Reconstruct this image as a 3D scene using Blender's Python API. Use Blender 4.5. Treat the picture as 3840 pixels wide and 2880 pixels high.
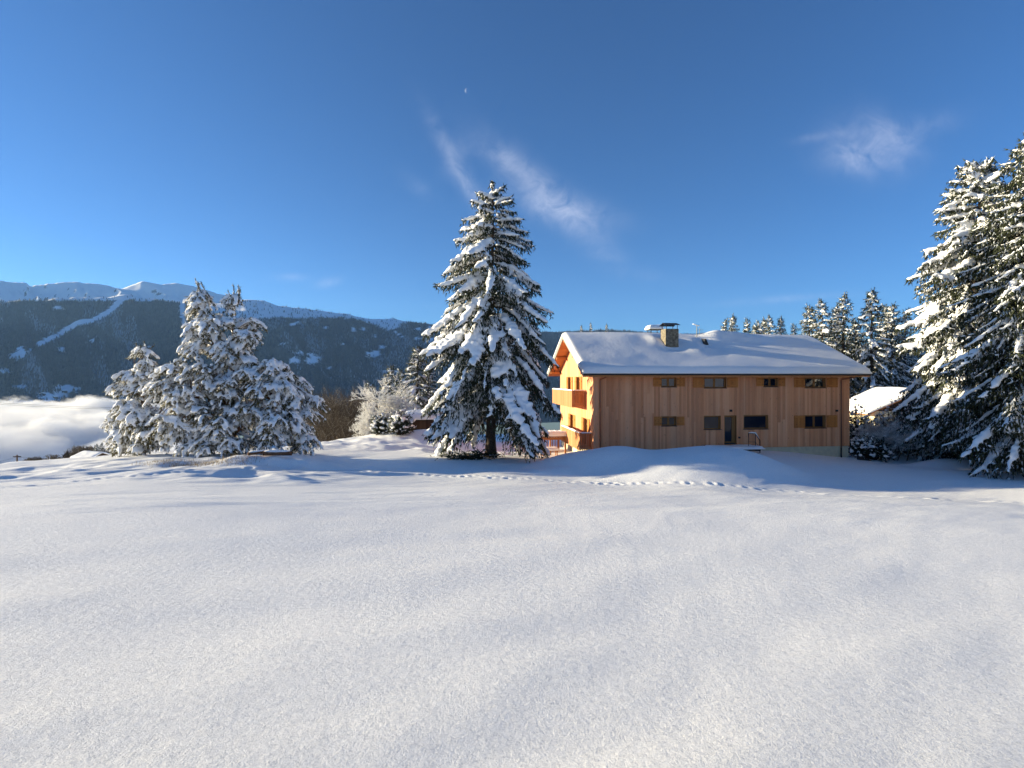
import bpy, math, random
import numpy as np
from mathutils import Vector, Matrix

# ------------------------------------------------------------------ clear
for o in list(bpy.data.objects):
    bpy.data.objects.remove(o)
SC = bpy.context.scene
COL = SC.collection
R = math.radians
# one photograph unit = one pixel of the 3840 px wide frame; the focal length is 1920 of them
F, U0, V0 = 1920.0, 1920.0, 1425.0
def at(u, v, d):
    return np.array([(u - U0) / F * d, d, -(v - V0) / F * d])

# ------------------------------------------------------------------ camera
cam_d = bpy.data.cameras.new('camera')
cam_d.lens = 18; cam_d.sensor_width = 36
cam_d.shift_y = -15 / 3840
cam_d.clip_start = 0.05; cam_d.clip_end = 60000
cam = bpy.data.objects.new('camera', cam_d)
cam.rotation_euler = (R(90), 0, 0)
COL.objects.link(cam); SC.camera = cam

# ------------------------------------------------------------------ sky, sun, exposure
SUN_AZ, SUN_EL = 8.0, 8.8             # degrees behind pure left, degrees above the horizon
S = Vector((-math.cos(R(SUN_AZ)) * math.cos(R(SUN_EL)), math.sin(R(SUN_AZ)) * math.cos(R(SUN_EL)), math.sin(R(SUN_EL))))
W = bpy.data.worlds.new('World'); SC.world = W; W.use_nodes = True
nt = W.node_tree; nt.nodes.clear()
def N(nt, typ, **kw):
    n = nt.nodes.new(typ)
    for k, v in kw.items():
        setattr(n, k, v)
    return n
sky = N(nt, 'ShaderNodeTexSky', sky_type='NISHITA', sun_disc=False)
sky.sun_elevation = R(SUN_EL); sky.sun_rotation = R(-(90 - SUN_AZ))
sky.altitude = 1600; sky.air_density = 0.95; sky.dust_density = 0.05; sky.ozone_density = 5.4
# thin cloud wisps: placed by direction in the sky dome
geo = N(nt, 'ShaderNodeTexCoord')
def M(nt, op, a, b=None, c=None):
    n = N(nt, 'ShaderNodeMath', operation=op)
    for i, x in enumerate((a, b, c)):
        if x is None: continue
        if isinstance(x, (int, float)): n.inputs[i].default_value = x
        else: nt.links.new(x, n.inputs[i])
    return n.outputs[0]
sep = N(nt, 'ShaderNodeSeparateXYZ'); nt.links.new(geo.outputs['Generated'], sep.inputs[0])
ysafe = M(nt, 'MAXIMUM', sep.outputs[1], 0.05)
gx = M(nt, 'DIVIDE', sep.outputs[0], ysafe); gz = M(nt, 'DIVIDE', sep.outputs[2], ysafe)
cmb = N(nt, 'ShaderNodeCombineXYZ'); nt.links.new(gx, cmb.inputs[0]); nt.links.new(gz, cmb.inputs[1])
nz = N(nt, 'ShaderNodeTexNoise'); nz.inputs['Scale'].default_value = 17; nz.inputs['Detail'].default_value = 8; nz.inputs['Roughness'].default_value = .66
nz.inputs['Distortion'].default_value = .6
nt.links.new(cmb.outputs[0], nz.inputs['Vector'])
wisps = [  # u, v, half length, half width, angle (deg, clockwise on the picture), strength
    (1725, 640, 190, 30, 60, .42), (1880, 740, 60, 40, 30, .08), (2050, 730, 250, 55, 42, .48), (1900, 600, 70, 30, 45, .22),
    (2090, 780, 150, 60, 15, .34), (2250, 805, 120, 40, 15, .14), (1735, 560, 40, 25, 60, .12), (1690, 640, 40, 40, 60, .07), (1800, 560, 60, 30, 40, .12),
    (3260, 555, 140, 85, 10, .42), (3330, 500, 110, 60, 40, .22), (3180, 600, 100, 50, 0, .25), (3060, 515, 70, 16, -10, .2), (3450, 480, 160, 45, -15, .14),
    (1085, 1040, 55, 14, 0, .32), (1235, 1058, 45, 18, -12, .26), (2260, 960, 60, 20, 5, .16),
    (2960, 1120, 200, 14, -4, .22), (2400, 1030, 160, 26, 8, .06), (1560, 690, 60, 30, 40, .10)]
dens = None
for (u, v, a, b, ang, st) in wisps:
    cx, cz = (u - U0) / F, -(v - V0) / F
    ca, sa = math.cos(R(ang)), -math.sin(R(ang))
    dx = M(nt, 'SUBTRACT', gx, cx); dz = M(nt, 'SUBTRACT', gz, cz)
    p = M(nt, 'ADD', M(nt, 'MULTIPLY', dx, ca * F / a), M(nt, 'MULTIPLY', dz, sa * F / a))
    q = M(nt, 'SUBTRACT', M(nt, 'MULTIPLY', dz, ca * F / b), M(nt, 'MULTIPLY', dx, sa * F / b))
    rr = M(nt, 'ADD', M(nt, 'MULTIPLY', p, p), M(nt, 'MULTIPLY', q, q))
    g = M(nt, 'MULTIPLY', M(nt, 'EXPONENT', M(nt, 'MULTIPLY', rr, -1.0)), st * .6)
    dens = g if dens is None else M(nt, 'ADD', dens, g)
mr = N(nt, 'ShaderNodeMapRange'); mr.inputs[1].default_value = .30; mr.inputs[2].default_value = .72; mr.inputs[3].default_value = .12; mr.inputs[4].default_value = 1.3
nt.links.new(nz.outputs[0], mr.inputs[0])
front = M(nt, 'GREATER_THAN', sep.outputs[1], 0.05)
cd = M(nt, 'MULTIPLY', M(nt, 'MULTIPLY', dens, mr.outputs[0]), front)
cd = M(nt, 'MINIMUM', cd, .8)
mixc = N(nt, 'ShaderNodeMix', data_type='RGBA'); nt.links.new(cd, mixc.inputs[0])
skyt = N(nt, 'ShaderNodeMix', data_type='RGBA', blend_type='MULTIPLY'); skyt.inputs[0].default_value = 1.0
skyt.inputs[7].default_value = (1.0, 1.0, 1.0, 1)
nt.links.new(sky.outputs[0], skyt.inputs[6])
nt.links.new(skyt.outputs[2], mixc.inputs[6]); mixc.inputs[7].default_value = (4.6, 4.8, 5.6, 1)
bg = N(nt, 'ShaderNodeBackground'); bg.inputs[1].default_value = 0.067
nt.links.new(mixc.outputs[2], bg.inputs[0])
wo = N(nt, 'ShaderNodeOutputWorld'); nt.links.new(bg.outputs[0], wo.inputs[0])

sun_d = bpy.data.lights.new('sun', 'SUN'); sun_d.energy = 5.0; sun_d.angle = R(.53); sun_d.color = (1, .86, .585)
sun = bpy.data.objects.new('sun', sun_d); sun.rotation_euler = S.to_track_quat('Z', 'Y').to_euler(); COL.objects.link(sun)
VS = SC.view_settings
VS.view_transform = 'Standard'; VS.look = 'None'; VS.gamma = 1; VS.use_curve_mapping = False; VS.exposure = 1.6
SC.render.engine = 'CYCLES'
CY = SC.cycles
CY.max_bounces = 9; CY.diffuse_bounces = 7; CY.glossy_bounces = 2; CY.transmission_bounces = 2; CY.transparent_max_bounces = 6; CY.volume_bounces = 4
CY.use_denoising = True; CY.sample_clamp_indirect = 4
CY.volume_step_rate = .12; CY.volume_max_steps = 160
CY.caustics_reflective = False; CY.caustics_refractive = False

# ------------------------------------------------------------------ numpy noise
_rng = np.random.default_rng(7)
_T = _rng.random((256, 256))
def vn(x, y, seed=0):
    x = np.asarray(x, float) + seed * 37.17; y = np.asarray(y, float) + seed * 11.73
    xi = np.floor(x).astype(int); yi = np.floor(y).astype(int)
    fx = x - xi; fy = y - yi
    fx = fx * fx * (3 - 2 * fx); fy = fy * fy * (3 - 2 * fy)
    a = _T[xi & 255, yi & 255]; b = _T[(xi + 1) & 255, yi & 255]
    c = _T[xi & 255, (yi + 1) & 255]; d = _T[(xi + 1) & 255, (yi + 1) & 255]
    return (a + (b - a) * fx) * (1 - fy) + (c + (d - c) * fx) * fy
def fbm(x, y, o=4, seed=0, g=.5):
    s, amp, tot = 0, 1, 0
    for i in range(o):
        s = s + amp * (vn(np.asarray(x) * 2 ** i, np.asarray(y) * 2 ** i, seed + i) - .5); tot += amp; amp *= g
    return s / tot * 2
def sm(a, b, x):
    t = np.clip((np.asarray(x, float) - a) / (b - a), 0, 1)
    return t * t * (3 - 2 * t)

# ------------------------------------------------------------------ mesh helpers
def mesh_np(name, V, T=None, Q=None, smooth=True):
    me = bpy.data.meshes.new(name)
    V = np.asarray(V, np.float32).reshape(-1, 3)
    T = np.zeros((0, 3), np.int32) if T is None else np.asarray(T, np.int32).reshape(-1, 3)
    Q = np.zeros((0, 4), np.int32) if Q is None else np.asarray(Q, np.int32).reshape(-1, 4)
    me.vertices.add(len(V)); me.vertices.foreach_set('co', V.ravel())
    nl = len(T) * 3 + len(Q) * 4
    me.loops.add(nl); me.loops.foreach_set('vertex_index', np.concatenate([T.ravel(), Q.ravel()]))
    me.polygons.add(len(T) + len(Q))
    ls = np.concatenate([np.arange(len(T)) * 3, len(T) * 3 + np.arange(len(Q)) * 4]).astype(np.int32)
    lt = np.concatenate([np.full(len(T), 3), np.full(len(Q), 4)]).astype(np.int32)
    me.polygons.foreach_set('loop_start', ls); me.polygons.foreach_set('loop_total', lt)
    me.polygons.foreach_set('use_smooth', np.full(len(T) + len(Q), smooth))
    me.update(calc_edges=True)
    return me
def ob(name, me, mat=None, parent=None, loc=None, kind=None, **props):
    o = bpy.data.objects.new(name, me); COL.objects.link(o)
    if me is not None and mat is not None and len(me.materials) == 0: me.materials.append(mat)
    if parent is not None: o.parent = parent
    if loc is not None: o.location = loc
    if kind: o['kind'] = kind
    for k, v in props.items(): o[k] = v
    return o
def thing(name, label, cat, loc=(0, 0, 0), rotz=0, group=None):
    o = ob(name, None, loc=loc); o.rotation_euler = (0, 0, rotz)
    o.empty_display_size = .3
    o['label'] = label; o['category'] = cat
    if group: o['group'] = group
    return o
def tag(o, label, cat, group=None):
    o['label'] = label; o['category'] = cat
    if group: o['group'] = group
    return o
class MB:
    def __init__(s): s.V = []; s.Tt = []; s.Qq = []; s.n = 0
    def add(s, V, T=None, Q=None):
        V = np.asarray(V, float).reshape(-1, 3)
        if T is not None and len(T): s.Tt.append(np.asarray(T, int).reshape(-1, 3) + s.n)
        if Q is not None and len(Q): s.Qq.append(np.asarray(Q, int).reshape(-1, 4) + s.n)
        s.V.append(V); s.n += len(V)
        return s
    def box(s, x0, x1, y0, y1, z0, z1):
        V = [(x, y, z) for z in (z0, z1) for y in (y0, y1) for x in (x0, x1)]
        return s.add(V, Q=[(0, 2, 3, 1), (4, 5, 7, 6), (0, 1, 5, 4), (2, 6, 7, 3), (0, 4, 6, 2), (1, 3, 7, 5)])
    def hexa(s, V):      # eight corners, ordered as in box
        return s.add(V, Q=[(0, 2, 3, 1), (4, 5, 7, 6), (0, 1, 5, 4), (2, 6, 7, 3), (0, 4, 6, 2), (1, 3, 7, 5)])
    def tube(s, P, r, n=6, cap=True):
        P = np.asarray(P, float); m = len(P)
        r = np.broadcast_to(np.asarray(r, float), (m,))
        d = np.gradient(P, axis=0); d /= np.linalg.norm(d, axis=1, keepdims=True) + 1e-9
        up = np.where(np.abs(d[:, 2:3]) > .9, np.array([[1., 0, 0]]), np.array([[0, 0, 1.]]))
        a = np.cross(d, up); a /= np.linalg.norm(a, axis=1, keepdims=True) + 1e-9
        b = np.cross(d, a)
        th = np.arange(n) / n * 2 * np.pi
        V = P[:, None] + r[:, None, None] * (a[:, None] * np.cos(th)[None, :, None] + b[:, None] * np.sin(th)[None, :, None])
        i, j = np.meshgrid(np.arange(m - 1), np.arange(n), indexing='ij')
        j2 = (j + 1) % n
        Q = np.stack([i * n + j, i * n + j2, (i + 1) * n + j2, (i + 1) * n + j], -1).reshape(-1, 4)
        T = []
        if cap and n > 3:
            T = [(0, k + 1, k) for k in range(1, n - 1)] + [((m - 1) * n, (m - 1) * n + k, (m - 1) * n + k + 1) for k in range(1, n - 1)]
        return s.add(V.reshape(-1, 3), T=T, Q=Q)
    def mesh(s, name, smooth=True):
        return mesh_np(name, np.concatenate(s.V), np.concatenate(s.Tt) if s.Tt else None, np.concatenate(s.Qq) if s.Qq else None, smooth)
    def build(s, name, mat, parent=None, smooth=False, **kw):
        return ob(name, s.mesh(name, smooth), mat, parent, **kw)

# ------------------------------------------------------------------ materials
def mat(name, col, rough=.7, spec=.3, metal=0):
    m = bpy.data.materials.new(name); m.use_nodes = True
    b = m.node_tree.nodes['Principled BSDF']
    b.inputs['Base Color'].default_value = (*col, 1); b.inputs['Roughness'].default_value = rough
    b.inputs['Specular IOR Level'].default_value = spec; b.inputs['Metallic'].default_value = metal
    return m, m.node_tree, b
def noise_node(t, scale, detail=3, rough=.55, vec=None, coord='Object', dist=0):
    n = N(t, 'ShaderNodeTexNoise'); n.inputs['Scale'].default_value = scale; n.inputs['Detail'].default_value = detail
    n.inputs['Roughness'].default_value = rough; n.inputs['Distortion'].default_value = dist
    if vec is None:
        tc = N(t, 'ShaderNodeTexCoord'); vec = tc.outputs[coord]
    t.links.new(vec, n.inputs['Vector'])
    return n
def ramp(t, fac, stops):
    r = N(t, 'ShaderNodeValToRGB'); e = r.color_ramp.elements
    e[0].position, e[0].color = stops[0][0], (*stops[0][1], 1)
    e[1].position, e[1].color = stops[-1][0], (*stops[-1][1], 1)
    for p, c in stops[1:-1]:
        k = e.new(p); k.color = (*c, 1)
    t.links.new(fac, r.inputs[0]); return r
def bump(t, b, h, strength, dist, prev=None):
    n = N(t, 'ShaderNodeBump'); n.inputs['Strength'].default_value = strength; n.inputs['Distance'].default_value = dist
    t.links.new(h, n.inputs['Height'])
    if prev is not None: t.links.new(prev.outputs[0], n.inputs['Normal'])
    t.links.new(n.outputs[0], b.inputs['Normal'])
    return n

SNOW = (.89, .885, .875)
def snow_mat(name, fine=True, s1=45, d1=.012, s2=9, d2=.03, det=4, rg_=.6):
    m, t, b = mat(name, SNOW, .75, .15)
    n2 = noise_node(t, s2, det, rg_); p = bump(t, b, n2.outputs[0], .8, d2)
    if fine:
        n1 = noise_node(t, s1, 5, .68); bump(t, b, n1.outputs[0], .8, d1, p)
    return m
M_ground = snow_mat('snow_ground', True, 75, .008, 11, .022, 8, .74)
M_roofsnow = snow_mat('snow_roof', True, 14, .02, 4, .03)
M_treesnow = snow_mat('snow_tree', False, s2=6, d2=.05)

def ground_extra():
    # crystalline clumps with drift streaks, plus a gritty colour grain
    t = M_ground.node_tree; b = t.nodes['Principled BSDF']
    tc = N(t, 'ShaderNodeTexCoord'); mp = N(t, 'ShaderNodeMapping'); mp.inputs['Rotation'].default_value = (0, 0, R(-28)); mp.inputs['Scale'].default_value = (.45, 1.5, 1)
    t.links.new(tc.outputs['Object'], mp.inputs[0])
    n3 = noise_node(t, 1.6, 5, .62, mp.outputs[0])
    prev = b.inputs['Normal'].links[0].from_node
    bump(t, b, n3.outputs[0], .5, .03, prev)
    # crystal grain; lit specks and shaded pits put into the colour, coarse to fine
    ga = noise_node(t, 55, 3, .7); gb = noise_node(t, 16, 4, .75)
    gm = M(t, 'ADD', M(t, 'MULTIPLY', ga.outputs[0], .6), M(t, 'MULTIPLY', gb.outputs[0], .4))
    gr = ramp(t, gm, [(.36, (.66, .67, .69)), (.48, (.86, .858, .85)), (.62, (.96, .955, .945))]); t.links.new(gr.outputs[0], b.inputs['Base Color'])
ground_extra()

def wood_mat(name, c0, c1, c2, grain=(60, 60, 2.2), rnd=.5, rough=.75, weather=False):
    m, t, b = mat(name, c1, rough, .2)
    tc = N(t, 'ShaderNodeTexCoord'); mp = N(t, 'ShaderNodeMapping'); mp.inputs['Scale'].default_value = grain
    t.links.new(tc.outputs['Object'], mp.inputs[0])
    oi = N(t, 'ShaderNodeObjectInfo')
    ad = N(t, 'ShaderNodeVectorMath', operation='ADD'); t.links.new(mp.outputs[0], ad.inputs[0])
    sc_ = N(t, 'ShaderNodeMath', operation='MULTIPLY'); sc_.inputs[1].default_value = 91.0; t.links.new(oi.outputs['Random'], sc_.inputs[0])
    t.links.new(sc_.outputs[0], ad.inputs[1])
    n = noise_node(t, 1.0, 4, .6, ad.outputs[0])
    a = M(t, 'ADD', M(t, 'MULTIPLY', oi.outputs['Random'], rnd), M(t, 'MULTIPLY', n.outputs[0], 1 - rnd))
    r = ramp(t, a, [(.12, c0), (.48, c1), (.85, c2)])
    # knots
    vk = N(t, 'ShaderNodeTexVoronoi'); vk.inputs['Scale'].default_value = 1.0
    mk = N(t, 'ShaderNodeMapping'); mk.inputs['Scale'].default_value = (5, 5, 1.6); t.links.new(tc.outputs['Object'], mk.inputs[0])
    ak = N(t, 'ShaderNodeVectorMath', operation='ADD'); t.links.new(mk.outputs[0], ak.inputs[0]); t.links.new(sc_.outputs[0], ak.inputs[1]); t.links.new(ak.outputs[0], vk.inputs['Vector'])
    kf = M(t, 'LESS_THAN', vk.outputs['Distance'], .10)
    mx = N(t, 'ShaderNodeMix', data_type='RGBA'); t.links.new(M(t, 'MULTIPLY', kf, .55), mx.inputs[0]); t.links.new(r.outputs[0], mx.inputs[6])
    mx.inputs[7].default_value = (c0[0] * .35, c0[1] * .3, c0[2] * .3, 1)
    if weather:
        # greyed, rain-streaked patches running over many boards
        ge = N(t, 'ShaderNodeNewGeometry'); mw = N(t, 'ShaderNodeMapping'); mw.inputs['Scale'].default_value = (1.3, 1.3, .28); t.links.new(ge.outputs['Position'], mw.inputs[0])
        nw = noise_node(t, 1.0, 6, .62, mw.outputs[0]); rw = ramp(t, nw.outputs[0], [(.46, (0, 0, 0)), (.74, (1, 1, 1))])
        m2 = N(t, 'ShaderNodeMix', data_type='RGBA'); t.links.new(M(t, 'MULTIPLY', rw.outputs[0], .32), m2.inputs[0]); t.links.new(mx.outputs[2], m2.inputs[6]); m2.inputs[7].default_value = (c0[0] * .72, c0[1] * .95, c0[2] * 1.35, 1)
        t.links.new(m2.outputs[2], b.inputs['Base Color'])
    else: t.links.new(mx.outputs[2], b.inputs['Base Color'])
    bump(t, b, n.outputs[0], .3, .004)
    return m
M_plank = wood_mat('larch_plank', (.52, .205, .09), (.76, .345, .165), (.86, .46, .255), weather=True)
M_oak = wood_mat('shutter_wood', (.40, .14, .035), (.52, .195, .05), (.60, .25, .07))
M_frame = wood_mat('window_frame_wood', (.25, .11, .035), (.30, .14, .045), (.35, .17, .06))
M_balc = wood_mat('balcony_wood', (.35, .14, .055), (.45, .20, .085), (.52, .27, .13))
M_soffit = wood_mat('soffit_wood', (.36, .14, .05), (.44, .18, .06), (.50, .22, .08))
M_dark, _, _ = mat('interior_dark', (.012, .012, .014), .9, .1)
M_metal, _, _ = mat('dark_metal', (.035, .033, .032), .5, .4, .3)
M_copper, _, _ = mat('copper_pipe', (.30, .12, .06), .45, .5, .5)
M_grey, _, _ = mat('grey_barge_paint', (.26, .26, .22), .7)
def plaster():
    m, t, b = mat('cream_plaster', (.62, .56, .38), .9, .1)
    n = noise_node(t, 3, 5); r = ramp(t, n.outputs[0], [(.3, (.52, .48, .35)), (.7, (.66, .60, .42))]); t.links.new(r.outputs[0], b.inputs['Base Color']); return m
M_plinth = plaster()
def glass(name, ior):
    m, t, b = mat(name, (.010, .014, .026), .03, .5); b.inputs['IOR'].default_value = ior; return m
M_glass = glass('window_glass', 1.75); M_glass2 = glass('clear_window_glass', 1.38)
def stone():
    m, t, b = mat('chimney_stone', (.2, .18, .14), .9, .1)
    tc = N(t, 'ShaderNodeTexCoord')
    n = noise_node(t, 5, 5, .7); r = ramp(t, n.outputs[0], [(.3, (.07, .06, .045)), (.5, (.2, .17, .12)), (.75, (.36, .33, .26))]); t.links.new(r.outputs[0], b.inputs['Base Color'])
    bump(t, b, n.outputs[0], .8, .04); return m
M_stone = stone()
def bark(name, c0, c1):
    m, t, b = mat(name, c0, .95, .05)
    n = noise_node(t, 9, 4, .7); r = ramp(t, n.outputs[0], [(.35, c0), (.7, c1)]); t.links.new(r.outputs[0], b.inputs['Base Color'])
    bump(t, b, n.outputs[0], .9, .03); return m
M_bark = bark('spruce_bark', (.035, .026, .020), (.10, .08, .065))
M_pbark = bark('pine_bark', (.10, .05, .028), (.22, .12, .07))
M_twig = bark('bare_twig', (.045, .033, .024), (.12, .095, .07))
def needles(name, c0, c1, frost, fcol=(.62, .66, .70)):
    # every twig spray takes its own tint; some sprays carry rime
    m, t, b = mat(name, c0, .7, .2)
    g = N(t, 'ShaderNodeNewGeometry')
    r = ramp(t, g.outputs['Random Per Island'], [(0, c0), (1 - frost, c1), (min(.999, 1 - frost * .6), fcol)])
    t.links.new(r.outputs[0], b.inputs['Base Color']); return m
M_spruce = needles('spruce_needles', (.012, .018, .010), (.040, .052, .024), .10)
M_spruce2 = needles('spruce_needles_rimed', (.014, .020, .010), (.050, .058, .026), .18)
M_pine = needles('pine_needles', (.045, .046, .016), (.14, .12, .04), .28)
M_frostt, _, _ = mat('rimed_twig', (.70, .68, .62), .8, .1)
M_halfr = needles('half_rimed_twig', (.05, .04, .03), (.14, .11, .08), .3, (.6, .58, .54))
M_brown = needles('bare_brown_twig', (.040, .030, .022), (.11, .08, .055), .10, (.42, .38, .32))

# ------------------------------------------------------------------ terrain
def cp(u, v, d): return tuple(at(u, v, d))
CP = [
    # the open field, sloping away from the photographer
    (0, 0, -1.70), (-6, 0, -1.75), (6, 0, -1.72), (-14, 0, -1.9), (14, 0, -1.9), (0, 6, -2.57), (-6, 6, -2.5), (6, 6, -2.62), (0, 12, -3.4), (-10, 12, -3.15), (10, 12, -3.5),
    (0, 18, -4.22), (-9, 18, -4.0), (9, 18, -4.35), (0, 23, -4.82), (9, 23, -4.95), (18, 20, -4.8), (-16, 18, -3.9), (25, 14, -4.1), (-22, 12, -3.2), (-30, 6, -2.7), (30, 4, -2.8), (0, -12, .1), (-25, -12, -.2), (25, -12, -.2), (0, -40, 4), (-50, -40, 3), (50, -40, 3),
    # footpath line
    cp(0, 1828, 20), cp(650, 1775, 25), cp(1200, 1760, 30), cp(1700, 1792, 28.5), cp(2300, 1822, 26.5), cp(2900, 1848, 25), cp(3840, 1890, 22.8),
    # left crest and pines
    cp(0, 1742, 35), cp(400, 1708, 39), cp(700, 1692, 42), cp(850, 1725, 30), cp(1050, 1715, 31), cp(600, 1733, 30), cp(0, 1775, 27), cp(-700, 1790, 26), cp(300, 1755, 28),
    cp(1250, 1656, 50), cp(1400, 1635, 52), cp(1600, 1640, 50), cp(1300, 1700, 36), cp(1600, 1700, 37), cp(1000, 1690, 44),
    # spruce, terrace, house
    cp(1840, 1722, 34), cp(1700, 1735, 32), cp(1960, 1740, 32), cp(2000, 1712, 40), cp(2060, 1706, 44), cp(1850, 1690, 45),
    (8, 36.5, -5.55), (14, 36.5, -5.45), (19, 37, -5.5), (14, 44, -5.5), (8, 46, -6.1), (24, 38, -5.9), cp(3000, 1705, 38.5), cp(3190, 1722, 39.5), cp(3300, 1728, 40), cp(3330, 1760, 34), cp(3100, 1755, 33), cp(3560, 1765, 33), cp(3840, 1795, 29), cp(3840, 1845, 25.2), cp(3300, 1842, 26.5),
    cp(3700, 1770, 36), (33, 45, -5.6), (45, 38, -5.6), (45, 60, -5.4), (30, 62, -5.4), (15, 62, -6.0), (-5, 58, -6.8), (45, 22, -5.2), (-45, 22, -4.8), (-45, 40, -8), (-20, 55, -8.0), (-60, 10, -4.0)]
CP = np.array(CP)
def _tps_fit(P):
    n = len(P); d2 = ((P[:, None, :2] - P[None, :, :2]) ** 2).sum(-1)
    K = .5 * d2 * np.log(d2 + 1e-9); K += np.eye(n) * 6.0
    A = np.zeros((n + 3, n + 3)); A[:n, :n] = K; A[:n, n] = 1; A[:n, n + 1:] = P[:, :2]; A[n, :n] = 1; A[n + 1:, :n] = P[:, :2].T
    return np.linalg.solve(A, np.concatenate([P[:, 2], np.zeros(3)]))
_W = _tps_fit(CP)
def _tps(x, y):
    z = np.full(x.shape, _W[-3]) + _W[-2] * x + _W[-1] * y
    for i in range(len(CP)):
        d2 = (x - CP[i, 0]) ** 2 + (y - CP[i, 1]) ** 2
        z = z + _W[i] * .5 * d2 * np.log(d2 + 1e-9)
    return z
TRAIL = np.array([at(u, v, d)[:2] for u, v, d in ((-300, 1850, 18.5), (0, 1828, 20), (300, 1800, 22.5), (650, 1778, 25), (950, 1762, 28), (1200, 1760, 30), (1450, 1775, 29.5), (1700, 1792, 28.5), (2300, 1822, 26.5), (2900, 1848, 25), (3840, 1890, 22.8), (4400, 1915, 21.5))])
def _resample(P, step):
    s = np.concatenate([[0], np.cumsum(np.linalg.norm(np.diff(P, axis=0), axis=1))])
    q = np.arange(0, s[-1], step); return np.stack([np.interp(q, s, P[:, k]) for k in range(P.shape[1])], 1)
_tr = _resample(TRAIL, .42)
_r2 = np.random.default_rng(5)
_tr = _tr + _r2.normal(0, .10, _tr.shape) + np.stack([np.zeros(len(_tr)), np.where(np.arange(len(_tr)) % 2, .14, -.14)], 1)
_trd = _r2.uniform(.1, 1.4, len(_tr))
def terrain(x, y, detail=True):
    x = np.asarray(x, float); y = np.asarray(y, float); sh = x.shape; x = x.ravel(); y = y.ravel()
    r = np.hypot(x, y); az = np.degrees(np.arctan2(x, y))
    z = _tps(np.clip(x, -75, 75), np.clip(y, -60, 75))
    # the mound of piled snow along the front of the house
    def bump_(cx, cy, ax, ay, rot, h):
        c, s_ = math.cos(R(rot)), math.sin(R(rot)); dx, dy = x - cx, y - cy
        p = (dx * c + dy * s_) / ax; q = (-dx * s_ + dy * c) / ay
        return h * np.exp(-(p * p + q * q) ** 1.6)
    z = z + bump_(10.9, 30.7, 5.7, 4.3, 3, 1.22) + bump_(5.0, 32.2, 3.0, 2.6, 10, .80) + bump_(13.2, 30.8, 3.0, 3.4, -12, .30) + bump_(-8.6, 49.3, 3.2, 1.6, 0, .75)
    z = z + bump_(8.0, 29.0, 4.0, 2.0, 0, .10) + bump_(2.2, 29.4, 1.2, .7, 0, .18)
    z = z + bump_(32.0, 36.5, 3.0, 1.8, 0, .75)          # bank in front of the right-hand trees
    z = z + bump_(-12.2, 30.4, 2.4, .9, 10, .45) + bump_(-15.2, 29.5, 1.6, .9, 0, .25)
    if detail:
        z = z + .09 * fbm(x / 9, y / 6, 3, 1) * sm(2, 12, r)
        c, s_ = math.cos(R(25)), math.sin(R(25)); p = x * c + y * s_; q = -x * s_ + y * c
        z = z + .04 * fbm(p / 3.2, q / 1.1, 4, 9)
        # drift hummocks left, under and behind the trees
        hum = sm(-7, -11, x) * sm(21.5, 24.5, y + .10 * x * 0) * sm(37, 31, y)
        z = z + hum * .30 * fbm(p / 2.6, q / 1.7, 3, 21)
        hum2 = sm(36, 40, y) * sm(3, 0, x) * sm(62, 56, y)
        z = z + hum2 * .26 * fbm(x / 1.5, y / 1.3, 3, 33)
        # footprints
        near = (r > 15) & (r < 42)
        idx = np.nonzero(near)[0]
        if len(idx):
            xs, ys = x[idx], y[idx]; dz = np.zeros(len(idx))
            # coarse distance to the trail polyline first
            dmin = np.full(len(idx), 9.)
            for k in range(len(TRAIL) - 1):
                a, b = TRAIL[k], TRAIL[k + 1]; ab = b - a
                t = np.clip(((xs - a[0]) * ab[0] + (ys - a[1]) * ab[1]) / (ab @ ab), 0, 1)
                dmin = np.minimum(dmin, np.hypot(xs - a[0] - t * ab[0], ys - a[1] - t * ab[1]))
            sub = np.nonzero(dmin < .9)[0]
            xs, ys = xs[sub], ys[sub]; dd = np.zeros(len(sub))
            for k in range(len(_tr)):
                m = np.abs(xs - _tr[k, 0]) < .6
                if not m.any(): continue
                d = np.hypot(xs[m] - _tr[k, 0], ys[m] - _tr[k, 1])
                dd[m] += _trd[k] * (-.036 * np.exp(-(d / .115) ** 2) + .018 * np.exp(-((d - .27) / .1) ** 2))
            dz[sub] = dd; z[idx] += dz
    # beyond the shoulder of the hill: valley to the left and ahead, level ground to the right
    vl = sm(27, 10, az) * sm(-150, -120, az)
    edge = 52 - 8 * sm(-20, -50, az)
    k = np.maximum(r - edge, 0)
    far = -k * k / (k + 25) * .34 * vl
    z = z + np.maximum(far, -260)
    z = np.where(r > 1000, z + .0, z)
    return z.reshape(sh)
def build_ground():
    rr = np.concatenate([np.geomspace(.25, 15, 100), np.linspace(15.12, 40, 225), np.geomspace(40.3, 110, 70), np.geomspace(115, 2600, 50)])
    ang = np.concatenate([np.linspace(-56, 56, 500), np.linspace(57, 303, 80)])
    A, RR = np.meshgrid(np.radians(ang), rr)
    x = RR * np.sin(A); y = RR * np.cos(A)
    z = terrain(x, y)
    n, m = x.shape
    V = np.stack([x, y, z], -1).reshape(-1, 3)
    i, j = np.meshgrid(np.arange(n - 1), np.arange(m), indexing='ij'); j2 = (j + 1) % m
    Q = np.stack([i * m + j, i * m + j2, (i + 1) * m + j2, (i + 1) * m + j], -1).reshape(-1, 4)[:, ::-1]
    c = len(V); V = np.vstack([V, [[0, 0, terrain(np.array([0.]), np.array([0.]))[0]]]])
    T = np.stack([np.full(m, c), (np.arange(m) + 1) % m, np.arange(m)], 1)
    return ob('snow_ground', mesh_np('snow_ground', V, T, Q), M_ground, kind='structure', label='open sloping field of fresh snow with drifts and tracks')
build_ground()
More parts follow.
